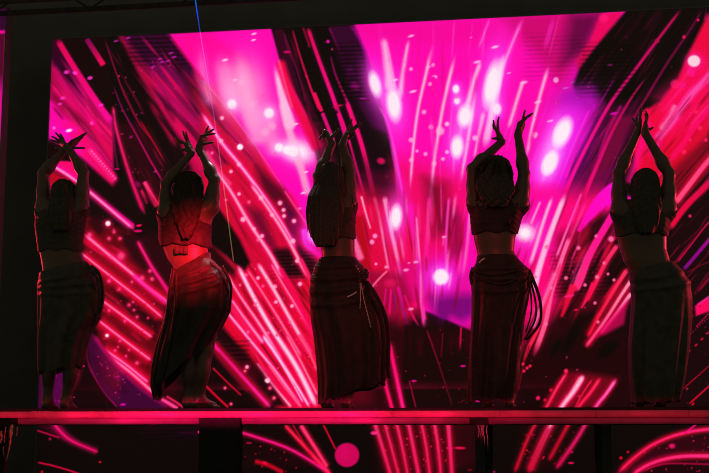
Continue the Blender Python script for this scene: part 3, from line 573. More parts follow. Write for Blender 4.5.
# ---------------------------------------------------------------- the platform the dancers stand on
def zpx(y, x=300, Y=0.0): return at(x, y, Y)[2]
XL, XR = at(-160, 410, 0)[0], at(860, 410, 0)[0]
stage = thing('stage_platform', ((XL+XR)/2, .8, 0), 'long raised black platform with a pink lit edge carrying all five dancers', 'stage'); stage['kind'] = 'thing'
z_mat, z_b0, z_r0 = zpx(410.9), zpx(417.6), zpx(424.2)
MB().box((XL, .006, z_mat+.001), (XR, 1.7, DECK)).build('deck', M['mat_edge'], stage, flat=True)
seam = [at(x, 412, 0)[0] for x in (-160, -64, 27, 117, 207, 300, 392, 500, 596, 689, 780, 860)]
for a, b in zip(seam[:-1], seam[1:]):
    MB().box((a+.0015, 0, z_b0), (b-.0015, .05, z_mat), .003).build('edge_board', M['board'], stage)
MB().box((XL, .052, z_b0), (XR, 1.66, z_mat)).build('under_frame', M['steel'], stage, flat=True)
for xa, xb in ((-160, -20), (18, 198.5), (240.5, 469.5), (488.5, 860)):
    MB().box((at(xa, 420, .02)[0], .02, z_r0), (at(xb, 420, .02)[0], .07, z_b0-.0015), .003).build('lower_rail', M['rail'], stage)
for y in (.5, 1.1, 1.6): MB().box((XL, y, z_r0), (XR, y+.05, z_b0)).build('cross_beam', M['steel'], stage, flat=True)
for px in (-70, 480, 606, 790):                      # legs, set back under the deck
    x = at(px, 430, .35)[0]
    MB().box((x-.03, .32, 0), (x+.03, .38, z_b0)).build('leg', M['steel'], stage, flat=True)
    MB().box((x-.03, 1.5, 0), (x+.03, 1.56, z_b0)).build('leg', M['steel'], stage, flat=True)
xa, xb = at(199.3, 420, -.03)[0], at(239.8, 420, -.03)[0]
MB().box((xa, -.03, 0), (xb, .05, z_b0-.001)).build('support_post', M['mat_edge'], stage, flat=True)
xa, xb = at(470.5, 420, -.01)[0], at(488, 420, -.01)[0]
MB().box((xa, -.01, z_r0-.002), (xb, .1, z_b0-.001)).build('clamp', M['mat_edge'], stage, flat=True)
# crinkled film strips hanging below the edge
rf = np.random.default_rng(5)
def film(loc_px, strands, label):
    t = thing('film_strip', at(loc_px[0], loc_px[1], .0), label, 'plastic strip', 'film strips under the platform edge')
    for pts, w in strands:
        p = [at(x, y, .0) + np.array([0, rf.uniform(-.01, .01), 0]) for x, y in pts]
        c = curve3(p, 5); m = len(c); q = np.arange(m)
        rad = w*.0105*(.75 + .25*np.sin(q*1.9 + rf.uniform(0, 6)))*np.linspace(1, .45, m)
        MB().tube(c, rad, 7, .5).build('strand', M['film'], t)
    return t
film((482, 424), [([(478,425.4),(479,430),(478.5,437)], .5), ([(481,425.4),(481.5,429),(480.5,436)], .45), ([(484,425.4),(483,431),(484.5,438),(485,445)], .55), ([(487,425.4),(486.5,430),(487.5,438),(488,450)], .5), ([(482.5,425.6),(483,432),(481.5,438)], .4)],
     'crinkled clear film strip hanging from the clamp right of centre')
film((11, 424.5), [([(12,424.4),(11,432),(10.5,440),(8.5,450),(6.5,461)], 1.0), ([(11.5,426),(12.4,434),(11,438)], 1.3), ([(6,427),(5,434),(5,443)], .5), ([(3,446),(3.6,452),(5,457)], .45)],
     'crinkled film strip hanging at the far left under the platform')
film((1, 434), [([(1,431),(1.4,438),(.6,443)], 1.2), ([(17,427),(17.2,431),(16.6,436)], .6)], 'short stub of crinkled film at the left picture edge under the platform')
# ---------------------------------------------------------------- bodies: one blended volume per figure, then its surface
class Vol:
    def __init__(s, lo, hi, h):
        s.lo, s.h = np.asarray(lo, np.float32), h
        s.n = np.ceil((np.asarray(hi) - lo) / h).astype(int) + 1
        s.F = np.full(s.n, .5, np.float32)
        s.ax = [(s.lo[i] + np.arange(s.n[i])*h).astype(np.float32) for i in range(3)]
    def _win(s, lo, hi, m):
        i0 = np.clip(np.floor((np.asarray(lo)-m-s.lo)/s.h).astype(int), 0, s.n); i1 = np.clip(np.ceil((np.asarray(hi)+m-s.lo)/s.h).astype(int)+1, 0, s.n)
        if (i1 <= i0).any(): return None
        sl = tuple(slice(a, b) for a, b in zip(i0, i1))
        return sl, s.ax[0][sl[0]][:,None,None], s.ax[1][sl[1]][None,:,None], s.ax[2][sl[2]][None,None,:]
    def mix(s, sl, d, k, cut=False):
        f = s.F[sl]
        if cut: hh = np.maximum(k - np.abs(f + d), 0)/k; s.F[sl] = np.maximum(f, -d) + hh*hh*k*.25
        else: hh = np.maximum(k - np.abs(f - d), 0)/k; s.F[sl] = np.minimum(f, d) - hh*hh*k*.25
    def cone(s, a, b, ra, rb, k=.02):
        a, b = np.asarray(a, np.float32), np.asarray(b, np.float32); r = max(ra, rb)
        w = s._win(np.minimum(a, b)-r, np.maximum(a, b)+r, k+.02)
        if w is None: return
        sl, X, Y, Z = w; ab = b - a; t = np.clip(((X-a[0])*ab[0]+(Y-a[1])*ab[1]+(Z-a[2])*ab[2])/max(ab@ab, 1e-9), 0, 1)
        s.mix(sl, np.sqrt((X-a[0]-t*ab[0])**2+(Y-a[1]-t*ab[1])**2+(Z-a[2]-t*ab[2])**2) - (ra+t*(rb-ra)), k)
    def ball(s, c, r, k=.02, cut=False):
        r = np.broadcast_to(np.asarray(r, np.float32), (3,)); c = np.asarray(c, np.float32)
        w = s._win(c-r, c+r, k+.02)
        if w is None: return
        sl, X, Y, Z = w; x, y, z = X-c[0], Y-c[1], Z-c[2]
        k0 = np.sqrt((x/r[0])**2+(y/r[1])**2+(z/r[2])**2); k1 = np.sqrt((x/r[0]**2)**2+(y/r[1]**2)**2+(z/r[2]**2)**2)
        s.mix(sl, k0*(k0-1)/np.maximum(k1, 1e-6), k, cut)
    def loft(s, T, k=.02):                              # T rows: z, cx, cy, half width, half depth
        T = np.asarray(sorted(T, key=lambda r: r[0]), np.float32)
        lo = np.array([(T[:,1]-T[:,3]).min(), (T[:,2]-T[:,4]).min(), T[0,0]]); hi = np.array([(T[:,1]+T[:,3]).max(), (T[:,2]+T[:,4]).max(), T[-1,0]])
        w = s._win(lo, hi, k+.03)
        if w is None: return
        sl, X, Y, Z = w; z = Z.ravel(); g = lambda i: _smooth_interp(z, T[:,0], T[:,i])[None,None,:].astype(np.float32)
        x, y = (X-g(1))/g(3), (Y-g(2))/g(4); k0 = np.sqrt(x*x+y*y); k1 = np.sqrt((x/g(3))**2+(y/g(4))**2)
        d = np.where(k0 > .05, k0*(k0-1)/np.maximum(k1, 1e-5), -np.minimum(g(3), g(4)))
        s.mix(sl, np.maximum(np.maximum(d, Z-T[-1,0]), T[0,0]-Z), k)
def _smooth_interp(z, zs, vs):
    f = np.interp(z, zs, vs); e = .008
    return (np.interp(z-e, zs, vs) + 2*f + np.interp(z+e, zs, vs)) / 4
def surface(F, lo, h):
    S = F < 0; n = np.array(F.shape)
    cnt = np.zeros(n-1, np.int8)
    for i in (0, 1):
        for j in (0, 1):
            for k in (0, 1): cnt += S[i:n[0]-1+i, j:n[1]-1+j, k:n[2]-1+k]
    act = (cnt > 0) & (cnt < 8); I = np.argwhere(act); idx = np.full(n-1, -1, np.int32); idx[act] = np.arange(len(I))
    acc = np.zeros((len(I), 3), np.float32); num = np.zeros((len(I), 1), np.float32)
    cor = [np.array(c) for c in np.ndindex(2, 2, 2)]; val = {tuple(c): F[I[:,0]+c[0], I[:,1]+c[1], I[:,2]+c[2]] for c in cor}
    for c in cor:
        for ax in range(3):
            if c[ax]: continue
            e = c.copy(); e[ax] = 1; a, b = val[tuple(c)], val[tuple(e)]; m = (a < 0) != (b < 0)
            t = np.where(m, a/np.where(m, a-b, 1), 0)
            p = np.repeat(c[None].astype(np.float32), len(I), 0); p[:,ax] += t
            acc[m] += p[m]; num[m] += 1
    V = (I + acc/np.maximum(num, 1))*h + lo
    Q = []
    for ax in range(3):
        u, v = (ax+1) % 3, (ax+2) % 3
        sa = [slice(1, -1)]*3; sa[ax] = slice(0, -1); sb = list(sa); sb[ax] = slice(1, None)
        A, B = S[tuple(sa)], S[tuple(sb)]; E = np.argwhere(A != B)
        flip = A[A != B]; E = E + 1; E[:,ax] -= 1
        def cell(du, dv):
            G = E.copy(); G[:,u] -= du; G[:,v] -= dv; return idx[G[:,0], G[:,1], G[:,2]]
        q = np.stack([cell(1,1), cell(0,1), cell(0,0), cell(1,0)], -1); q[~flip] = q[~flip][:,::-1]; Q.append(q)
    Q = np.vstack(Q); Q = Q[(Q >= 0).all(1)]
    return V.astype(np.float32), Q
def relax(V, Q, n=2, f=.5):
    for _ in range(n):
        acc = np.zeros_like(V); c = np.zeros((len(V), 1), np.float32)
        for a, b in ((0,1), (1,2), (2,3), (3,0)):
            np.add.at(acc, Q[:,a], V[Q[:,b]]); np.add.at(acc, Q[:,b], V[Q[:,a]]); np.add.at(c, Q[:,a], 1); np.add.at(c, Q[:,b], 1)
        V = V + (acc/np.maximum(c, 1) - V)*f
    return V
GROUP = 'dancers in a row on the platform'
def dancer(name_px, Y0, label, arms, hands, torso, legs, head, hair, hair_mat, top, skirt, skirt_mat, top_mat, hair_cut=None, hair_extra=(), feet_turn=(0, 0)):
    A = lambda p: at(p[0], p[1], Y0 + (p[2] if len(p) > 2 else 0))
    zf = DECK
    base = np.array([A((name_px, 407))[0], Y0, zf])
    root = thing('dancer', base, label, 'person', GROUP)
    pts = [A(p) for arm in arms for p in arm]
    xs = [p[0] for p in pts] + [A((r[1], r[0]))[0] for r in torso] + [A((r[2], r[0]))[0] for r in torso]
    lo = np.array([min(xs)-.22, Y0-.36, zf-.02]); hi = np.array([max(xs)+.22, Y0+.36, max(p[2] for p in pts)+.34]); h = .005
    v = Vol(lo, hi, h)
    # torso
    rows = []
    for r in torso:
        a, b = A((r[1], r[0])), A((r[2], r[0])); hw = (b[0]-a[0])/2
        if r[0] > 262: hw -= .02
        rows.append((a[2], (a[0]+b[0])/2, Y0 + (r[4] if len(r) > 4 else 0), hw, r[3] if r[0] < 262 else min(r[3], .105)))
    v.loft(rows)
    ztop, xc = rows[0][0], rows[0][1]
    shp = [A(arm[0]) for arm in arms]
    hc = A(head); nk = hc + np.array([0, -.012, -.10])
    v.ball(((shp[0]+shp[1])/2 + (0, 0, -.02)), (abs(shp[1][0]-shp[0][0])/2 + .01, .085, .065), .05)
    for sp in shp: v.ball(sp, (.052, .058, .055), .05)
    for sgn in (-1, 1):                                 # shoulder blades, and the chest on the far side
        v.ball(((shp[0]+shp[1])/2 + np.array([sgn*.07, -.070, -.085])), (.05, .03, .07), .04)
        v.ball(((shp[0]+shp[1])/2 + np.array([sgn*.065, .085, -.13])), (.055, .05, .055), .04)
    torsoF = v.F.copy()
    for arm in arms:                                    # upper arms for the armholes of the top
        pass
    # legs and feet
    for (hp, kn, an), turn in zip(legs, feet_turn):
        H, K, N = A(hp), A(kn), A(an); N[2] = zf + .078
        v.cone(H, K, .078, .054, .04); v.cone(K, N, .052, .036, .03)
        v.ball(K*.62 + N*.38 + np.array([0, -.018, 0]), (.045, .048, .10), .04)
        d = np.array([math.sin(turn), math.cos(turn), 0]); s_ = np.array([d[1], -d[0], 0])
        heel = np.array([N[0], N[1], zf]) - d*.03 + np.array([0, 0, .034]); v.cone(N, heel, .034, .027, .02)
        v.cone(heel, heel + d*.14 + np.array([0, 0, -.006]), .027, .022, .02)
        v.cone(N, heel + d*.13, .030, .022, .03)
        for q in range(5):
            o = s_*(q-2)*.014; b0 = heel + d*.13 + o + np.array([0, 0, -.012]); v.cone(b0, b0 + d*(.055 - .006*abs(q-1)), .0135, .010, .008)
    # neck and head
    v.cone(np.array([hc[0], Y0-.01, shp[0][2]*.5+shp[1][2]*.5-.02]), nk + np.array([0, .01, .04]), .056, .050, .03)
    v.ball(hc + (0, -.008, .012), (.071, .090, .098), .02)
    v.ball(hc + (0, .030, -.055), (.054, .060, .062), .03)
    v.cone(hc + (0, .088, .0), hc + (0, .104, -.028), .009, .013, .012)
    for s_ in (-1, 1):
        v.ball(hc + (s_*.030, .092, .004), (.017, .012, .011), .008, cut=True); v.ball(hc + (s_*.030, .078, .003), .013, .004)
        v.ball(hc + (s_*.073, -.006, -.006), (.010, .020, .032), .008)
    v.ball(hc + (0, .088, -.058), (.022, .009, .006), .006); v.ball(hc + (0, .086, -.069), (.019, .010, .007), .006); v.ball(hc + (0, .078, -.098), (.022, .018, .016), .02)
    # arms and hands
    for arm, hand in zip(arms, hands):
        S_, E, W = [A(p) for p in arm]
        v.cone(S_, E, .053, .040, .035)
        m = S_*.55 + E*.45; v.ball(m, (.046, .048, .06), .03)
        v.cone(E, W, .040, .0265, .012); fm = E*.72 + W*.28; v.ball(fm, (.040, .040, .05), .03)
        mc = A(hand['mcp']); ax = np.asarray(hand['axis'], float); pal = mc - W; nrm = np.cross(pal, ax); nrm /= np.linalg.norm(nrm)
        v.cone(W, W + pal*.5, .025, .022, .012)
        for q, tip in enumerate(hand['tips']):
            kq = mc + ax*(q-1.5)/3*.92; kq = kq - pal*(.02, 0, .02, .10)[q]
            v.cone(W + pal*.25 + ax*(q-1.5)/3*.5, kq, .0165, .0125, .010)
            T_ = A(tip); d = T_ - kq; L = np.linalg.norm(d); want = (.078, .086, .080, .064)[q]
            bend = hand.get('bend', .12)*L + max(0, want-L)*.35
            p1, p2 = kq + d*.42 + nrm*bend, kq + d*.74 + nrm*bend*.75
            for a, b, r0, r1 in ((kq, p1, .0105, .0092), (p1, p2, .0092, .0082), (p2, T_, .0082, .0068)): v.cone(a, b, r0, r1, .003)
        T_ = A(hand['thumb']); b0 = W + pal*.28 - ax*.30; d = T_ - b0; p1 = b0 + d*.5 - ax*.06
        v.cone(W + pal*.1, b0, .018, .0155, .010); v.cone(b0, p1, .0145, .0108, .006); v.cone(p1, T_, .0105, .0075, .003)
    V, Q = surface(v.F, v.lo, h); V = relax(V, Q, 1, .35)
    mesh_obj('body', V, Q, M['skin'], root)
    # crop top: the torso grown outwards a little, cut at neckline, armholes and hem
    X, Y, Z = v.ax[0][:,None,None], v.ax[1][None,:,None], v.ax[2][None,None,:]
    t = torsoF - top.get('grow', .011)
    ang = np.arctan2(Y - Y0, X - xc)
    zh = A((0, top['hem']))[2]; zn = A((0, top['neck']))[2]; tilt = top.get('tilt', 0)
    flare = top.get('flare', 0)
    if flare: t = t - flare*np.clip(1 - (Z - zh)/.10, 0, 1) * (1 + .6*np.sin(ang*9 + 1))
    t = t + .0009*np.sin(Z*170 + 3*np.sin(ang*2) + X*60)
    t = np.maximum(t, (zh + tilt*(X - xc) + .008*np.sin(ang*5)) - Z)
    neck = zn + .55*np.maximum(np.abs(X - xc + top.get('shift', 0)) - top.get('scoop', .05), 0)*1.0 - top.get('ntilt', 0)*np.maximum((X - xc)*np.sign(top.get('ntilt', 1)), -.02)*np.sign(top.get('ntilt', 1))
    t = np.maximum(t, Z - neck)
    for s_, sp in zip((-1, 1), shp):                    # armholes
        t = np.maximum(t, .062 - np.sqrt((X - sp[0] - s_*.006)**2*1.1 + (Z - sp[2] - .012)**2) + 0*Y)
    if 'straps' in top:
        g = Vol(lo, hi, h); g.F = t.astype(np.float32)
        for a, b in top['straps']:
            g.cone(A(a), A(b), .013, .011, .008)
        t = g.F
    TV, TQ = surface(np.ascontiguousarray(t, np.float32), v.lo, h); TV = relax(TV, TQ, 2)
    mesh_obj('crop_top', TV, TQ, M[top_mat], root)
    # hair
    rows = []
    for (y, xl, xr) in hair:
        a, b = A((xl, y)), A((xr, y)); f = min(1, max(0, (hc[2] + .01 - a[2]) / .17)); f = f*f*(3-2*f)
        back = min(r for r in (-.125,)) ; rows.append((a[2], (a[0]+b[0])/2, Y0 - .012*(1-f) + back*f, (b[0]-a[0])/2 - .003, .104*(1-f) + .045*f))
    rows[0] = rows[0][:4] + (.06,)
    hv = Vol(np.array([min(r[1]-r[3] for r in rows)-.08, Y0-.26, min(r[0] for r in rows)-.06]), np.array([max(r[1]+r[3] for r in rows)+.08, Y0+.14, max(r[0] for r in rows)+.05]), .0045)
    hv.loft(rows, .02)
    hX, hY, hZ = hv.ax[0][:,None,None], hv.ax[1][None,:,None], hv.ax[2][None,None,:]
    ph = np.arctan2(hY - (Y0-.01), hX - hc[0])
    st = hair_cut or {}
    hv.F += st.get('amp', .003)*np.sin(ph*st.get('n', 26) + st.get('wave', 1.2)*np.sin(hZ*st.get('freq', 22) + hX*14)).astype(np.float32)
    if st.get('curl'):
        c = st['curl']; hv.F += c*(np.sin(hX*150 + 2*np.sin(hZ*90)) * np.sin(hZ*140 + 2*np.sin(hX*80)) + .6*np.sin(hY*130)).astype(np.float32)
    hv.F = np.maximum(hv.F, (hY - (Y0 + .035)) + np.clip((hZ - hc[2] - .05)*-.3, -.1, .02)).astype(np.float32)
    for a, b, ra, rb in hair_extra: hv.cone(A(a), A(b), ra, rb, .006)
    HV, HQ = surface(hv.F, hv.lo, .0045); HV = relax(HV, HQ, 1)
    hair_o = mesh_obj('hair', HV, HQ, M[hair_mat], root)
    # skirt: rings of cloth with folds and a hem that can slant
    sk = skirt['rows']; ys = np.array([r[0] for r in sk], float)
    nt, nr = 200, 110; rng = np.random.default_rng(skirt.get('seed', 1))
    th = np.linspace(0, 2*math.pi, nt, endpoint=False)
    yE = skirt['yl'] + (skirt['yr'] - skirt['yl'])*(1+np.cos(th))/2 + 1.5*np.sin(th*7+1)
    t = np.linspace(0, 1, nr)[:,None]
    tt = t + 0*th[None]; yT = skirt.get('tl', ys[0]) + (skirt.get('tr', ys[0]) - skirt.get('tl', ys[0]))*(1+np.cos(th))/2
    yy = yT[None] + (yE - yT)[None]*tt
    g = lambda i: np.interp(yy, ys, [r[i] for r in sk])
    dx = (A((355, 300))[0] - A((354, 300))[0])
    # world mapping of (px, py) on the dancer's plane
    d0 = at(0, 0, Y0)
    def gx(px, py):
        d = _fw[:,None,None]*FPX + _rt[:,None,None]*(px - 354.5) - _up[:,None,None]*(py - 236.5)
        k = (Y0 - CAM[1])/d[1]; return CAM[0] + d[0]*k, CAM[2] + d[2]*k
    xl, zl = gx(g(1), yy); xr, zr = gx(g(2), yy)
    dep = g(3)
    n1, n2 = skirt.get('folds', (8, 13)); p1, p2, p3 = rng.uniform(0, 6.28, 3)
    amp = skirt.get('amp', .016)*np.clip((tt-.04)*1.6, 0, 1)**.8
    fold = amp*(.6*np.sin(n1*th + p1 + 1.2*np.sin(tt*3 + p3)) + .4*np.sin(n2*th + p2 - 1.5*tt) + .25*np.sin(5*th + tt*4 + p3))
    for (tc, sag, th0, am, wd) in skirt.get('swags', ()):   # draped ridges around the hips
        c = tc + sag*np.cos(th - th0); fold = fold + am*np.exp(-((tt - c)/wd)**2)
    def ring(off):
        rx, ry = (xr - xl)/2 + fold*.5 - np.abs(amp)*.3 - off, dep + fold*1.3 - off
        c, s_ = np.cos(th)[None], np.sin(th)[None]; e = .88
        return np.stack([(xl+xr)/2 + rx*np.sign(c)*np.abs(c)**e, Y0 - .0 + g(4) - ry*np.sign(s_)*np.abs(s_)**e*-1.0, np.maximum((zl+zr)/2, DECK + .006)], -1)
    O, I_ = ring(0), ring(.006)
    V = np.concatenate([O.reshape(-1, 3), I_.reshape(-1, 3)]); i = np.arange(nt*nr).reshape(nr, nt); j = np.roll(i, -1, 1)
    Fo = np.stack([i[:-1], i[1:], j[1:], j[:-1]], -1).reshape(-1, 4); Fi = np.stack([i[:-1], j[:-1], j[1:], i[1:]], -1).reshape(-1, 4) + nt*nr
    hem = np.stack([i[-1], i[-1]+nt*nr, j[-1]+nt*nr, j[-1]], -1); wst = np.stack([i[0], j[0], j[0]+nt*nr, i[0]+nt*nr], -1)
    so = mesh_obj('skirt', V, np.vstack([Fo[:, ::-1], Fi[:, ::-1], hem[:, ::-1], wst[:, ::-1]]), M[skirt_mat], root)
    return root, so, hair_o, A
def hand(mcp, axis, tips, thumb, bend=.12): return dict(mcp=mcp, axis=axis, tips=tips, thumb=thumb, bend=bend)
EX, EY = np.array([1., 0, 0]), np.array([0, 1., 0])
def sash(root, A, name, paths, r, mat, flat=.45, label=None):
    b = MB()
    for p, k in paths:
        c = curve3([A(q) for q in p], 6); b.tube(c, np.linspace(r*k, r*k*.6, len(c)), 8, flat)
    return b.build(name, mat, root, label=label)

# 1: leftmost
r1, s1, h1, A1 = dancer(60, .78, 'leftmost dancer from behind, wrists crossed overhead against the left screen edge',
    [[(43.5,207), (43.5,173,.02), (64,151,.03)], [(81,207), (83.5,173,-.03), (71,152,-.03)]],
    [hand((75,141.5,.03), EY*.062+EX*.02, [(82.5,136.5,.0), (86.3,133,.02), (85,134.5,.045), (83,137,.07)], (84.6,148,.0), .05),
     hand((62.5,143,-.03), EX*.040-EY*.045, [(50.2,140.0,-.02), (51.8,136.4,-.03), (55.6,132.8,-.04), (60,134,-.05)], (56,147.6,-.03), .06)],
    [(204,46,79,.07), (212,38,85,.095), (225,36.5,84,.105), (240,38.5,81,.10), (253,40,81.5,.09), (262,42,84,.10), (275,41,92,.12), (290,40,100,.13), (305,40,101,.13), (320,43,97,.11)],
    [[(56,305), (50,352), (47.5,400)], [(84,305), (75,352), (66,400)]], (65,196),
    [(181,59,71), (186,54,76), (195,52,78), (205,52.5,78.5), (215,53,79), (226,55,78), (234,60,74)], 'hair_dark',
    dict(hem=253, neck=213, scoop=.09), dict(rows=[(260,41,85,.10,0), (272,40.5,94,.125,0), (285,39.5,102,.14,0), (300,39,103.5,.14,0), (318,38.5,100,.13,0), (332,38,91.5,.125,0), (345,38,87,.12,0), (362,38,83,.12,0), (380,39,78,.11,0)], yl=374, yr=368, tl=274, tr=262, seed=3,
      swags=[(.10,.02,-1.2,.010,.02), (.17,.04,-.6,.010,.022), (.25,.05,-.4,.009,.025)]), 'cloth', 'top', hair_cut=dict(amp=.003, n=22, curl=.0016))
sash(r1, A1, 'hip_sash', [([(91,266,-.10),(99,274,-.11),(102.5,290,-.06),(101,306,-.03),(96,322,0)], 1), ([(86,264,-.13),(95,274,-.14),(99,290,-.11),(98,308,-.07),(92,326,-.03)], .8), ([(84,264,-.14),(90,272,-.15),(101,283,-.09),(102.5,300,-.03)], .6)], .014, M['cloth'])
# 2
r2, s2, h2, A2 = dancer(195, .72, 'second dancer from left, long light brown hair, red lit bare waist, hands raised apart',
    [[(166,212), (166,184,-.04), (191,153.5,.0)], [(211,206), (214.5,180,-.02), (199,149,.0)]],
    [hand((187.5,144), EX*.030+EY*.055, [(177.5,140,-.04), (175.6,138,-.015), (183,131.3,.01), (185.8,132,.03)], (178,149.4,-.02), .05),
     hand((204.5,136.5), EX*.030+EY*.055, [(215,133.6,-.03), (213.8,129.2,-.01), (208.3,126.2,.01), (207.3,128,.03)], (213.2,142.3,-.02), .05)],
    [(203,170,208,.07), (212,160,214,.095), (225,160,211,.105), (240,160.5,208.5,.10), (250,164,207.5,.09), (260,168,208,.09), (268,171,212,.10), (278,173,221,.12), (290,173,227,.13), (305,174,228,.13), (318,175,223,.11)],
    [[(187,305), (190,352), (188.5,400)], [(213,305), (205.5,350), (199,400)]], (189.5,189),
    [(173,183,196.5), (178,178.5,201.5), (186,176,204), (195,175,204.5), (205,175.5,205.5), (215,177,206), (226,180,203), (236,184.5,199), (242,188,195)], 'hair_brown',
    dict(hem=251, neck=216, scoop=.10, shift=-.03, flare=.010, tilt=-.04, ntilt=.75), dict(rows=[(250,168,209.5,.095,0),(259,170,210.5,.098,0), (267,171,219.5,.12,0), (280,171,229.5,.14,0), (294,168,231.5,.145,0), (310,166,230.5,.14,0), (325,162.5,223,.135,0), (345,157,212,.13,0), (365,153,205,.13,0), (385,151.5,196,.12,0), (402,155,186,.11,0)], yl=401, yr=346, tl=275, tr=253, seed=7,
      swags=[(.07,.03,-.8,.009,.018), (.15,.05,-.5,.012,.02), (.23,.07,-.4,.010,.024)], amp=.018), 'cloth_red', 'top_red', hair_cut=dict(amp=.0045, n=20, wave=2.2, freq=40), feet_turn=(.1, .9))
b = MB()
for px, w_ in ((176.5, 1), (180.8, .8), (185, 1)): b.tube(curve3([A2((px, 247, -.118)), A2((px+.3, 250.2, -.125)), A2((px+.6, 253.2, -.116))]), .020*w_, 10, .6)
b.build('tie_bow', M['top'], r2)
sash(r2, A2, 'hip_sash', [([(174,268,-.10),(170,290,-.12),(167,315,-.13),(160,345,-.12),(154,378,-.10),(156,396,-.08)], 1.2), ([(176,272,-.12),(176,300,-.14),(172,330,-.14),(166,360,-.13),(160,386,-.11)], 1), ([(222,266,-.06),(230,282,-.06),(231,296,-.04),(228,312,-.02)], .9), ([(210,262,-.1),(222,274,-.11),(229,292,-.08)], .7)], .013, M['cloth_red'])
# 3
r3, s3, h3, A3 = dancer(337, .68, 'centre dancer, straight dark hair down to her waist, hands crossed overhead, beaded hip belt',
    [[(322,203), (318.5,176,-.02), (332,144,.02)], [(348.5,203), (349.5,172,.02), (342.5,145,-.02)]],
    [hand((326.5,131.5,.02), EY*.05+EX*.02, [(323.5,139,-.02), (319.8,139.6,.0), (321,138.2,.03), (324,137,.05)], (340.5,127.5,.0), .16),
     hand((346,133.5,-.02), EX*.028-EY*.052, [(350.5,123.5,-.0), (352,119.3,-.02), (359.8,121.6,-.035), (361.3,123.4,-.05)], (355,134.2,-.02), .05)],
    [(202,322,351,.07), (211,316,354.5,.095), (225,317,353.5,.105), (240,319,354.5,.10), (252,322,354.5,.09), (262,322,355,.095), (272,316,361,.115), (285,313,365,.13), (300,313,367,.13), (318,317,367,.11)],
    [[(328,305), (328,352), (326,400)], [(353,305), (366,351,-.02), (346.5,400)]], (332,182),
    [(164,327,337), (167.5,321.5,342.5), (174,318.5,345.5), (185,314.5,346.5), (200,310,347), (215,308.5,347), (228,310,346), (240,314,343), (249,319,338)], 'hair_dark',
    dict(hem=249, neck=212, scoop=.10, tilt=.10), dict(rows=[(258,320,356,.10,0), (268,314,364,.13,0), (280,310.5,367,.145,0), (292,309.5,372,.15,0), (305,310,380,.15,0), (320,311,386,.15,0), (340,314.5,389,.145,0), (360,317,388.5,.14,0), (380,318.5,386,.13,0), (403,319,374,.12,0)], yl=405, yr=384, seed=12,
      swags=[(.06,.02,-1.4,.010,.018), (.13,.04,-1.5,.012,.02), (.21,.05,-1.6,.012,.022), (.29,.06,-1.6,.010,.024)], amp=.02), 'cloth_red', 'top', hair_cut=dict(amp=.003, n=34, wave=.5, freq=14),
    hair_extra=[((313,200,-.09),(308,224,-.10),.007,.004), ((308,222,-.10),(306.8,238,-.10),.005,.002), ((314,206,-.11),(310,232,-.12),.006,.004), ((310,230,-.12),(311.5,246,-.12),.004,.002), ((316,215,-.11),(315,240,-.12),.008,.004), ((315,238,-.12),(318,252,-.12),.005,.002), ((352,196,-.05),(355.5,215,-.07),.005,.003), ((355.5,214,-.07),(354.5,228,-.08),.004,.002)])
b = MB(); rg = np.random.default_rng(2)
for k in range(34):
    q = rg.normal(0, 1, 3); q /= np.linalg.norm(q); b.ball(A3((363.5,275,-.10)) + q*np.array([.036,.025,.042])*rg.uniform(.5, 1), rg.uniform(.008, .014), 6)
b.build('hip_rosette', M['cloth'], r3)
b = MB()
for px, py in [(320.5,258.5),(318,262),(316,265.5),(315,269),(320.5,263),(318.5,268),(313.5,275),(356,266),(358,269),(360,271.5)]: MB().ball(A3((px,py,-.085 if px < 340 else -.10)), .0065, 6).build('hip_bead', M['bead'], r3, label='pale bead on the hip belt')
b = MB()
for k in range(9): b.ball(A3((347.5+k*1.05, 296.8-k*.32-.05*k*k*.6,-.165)), .006, 6)
b.build('highlight_beads', M['bead'], r3, label='small row of pale beads standing in for a hip highlight')  # pale beads put in to draw a pinkish highlight on the hip
for pts in ([(360,284,-.13),(360.5,296,-.15),(360,308,-.155)], [(361,284,-.12),(364,300,-.14),(368,316,-.145),(371,328,-.14)]):
    b = MB(); c = curve3([A3(p) for p in pts], 7); b.tube(c, .0022, 5)
    for p in c[::2]: b.ball(p, .0046, 6)
    b.build('bead_tassel', M['bead'], r3, label='hanging string of pale beads')
sash(r3, A3, 'skirt_tail', [([(366,282,-.06),(377,298,-.06),(386,320,-.04),(388.5,345,-.03),(388,366,-.02),(389,378,-.02)], 1.2), ([(368,290,-.09),(380,315,-.10),(384,345,-.09),(383,370,-.07),(384,386,-.06)], 1.2), ([(368,300,-.11),(377,330,-.12),(378,360,-.11),(375,384,-.09)], 1.1)], .016, M['cloth_red'])
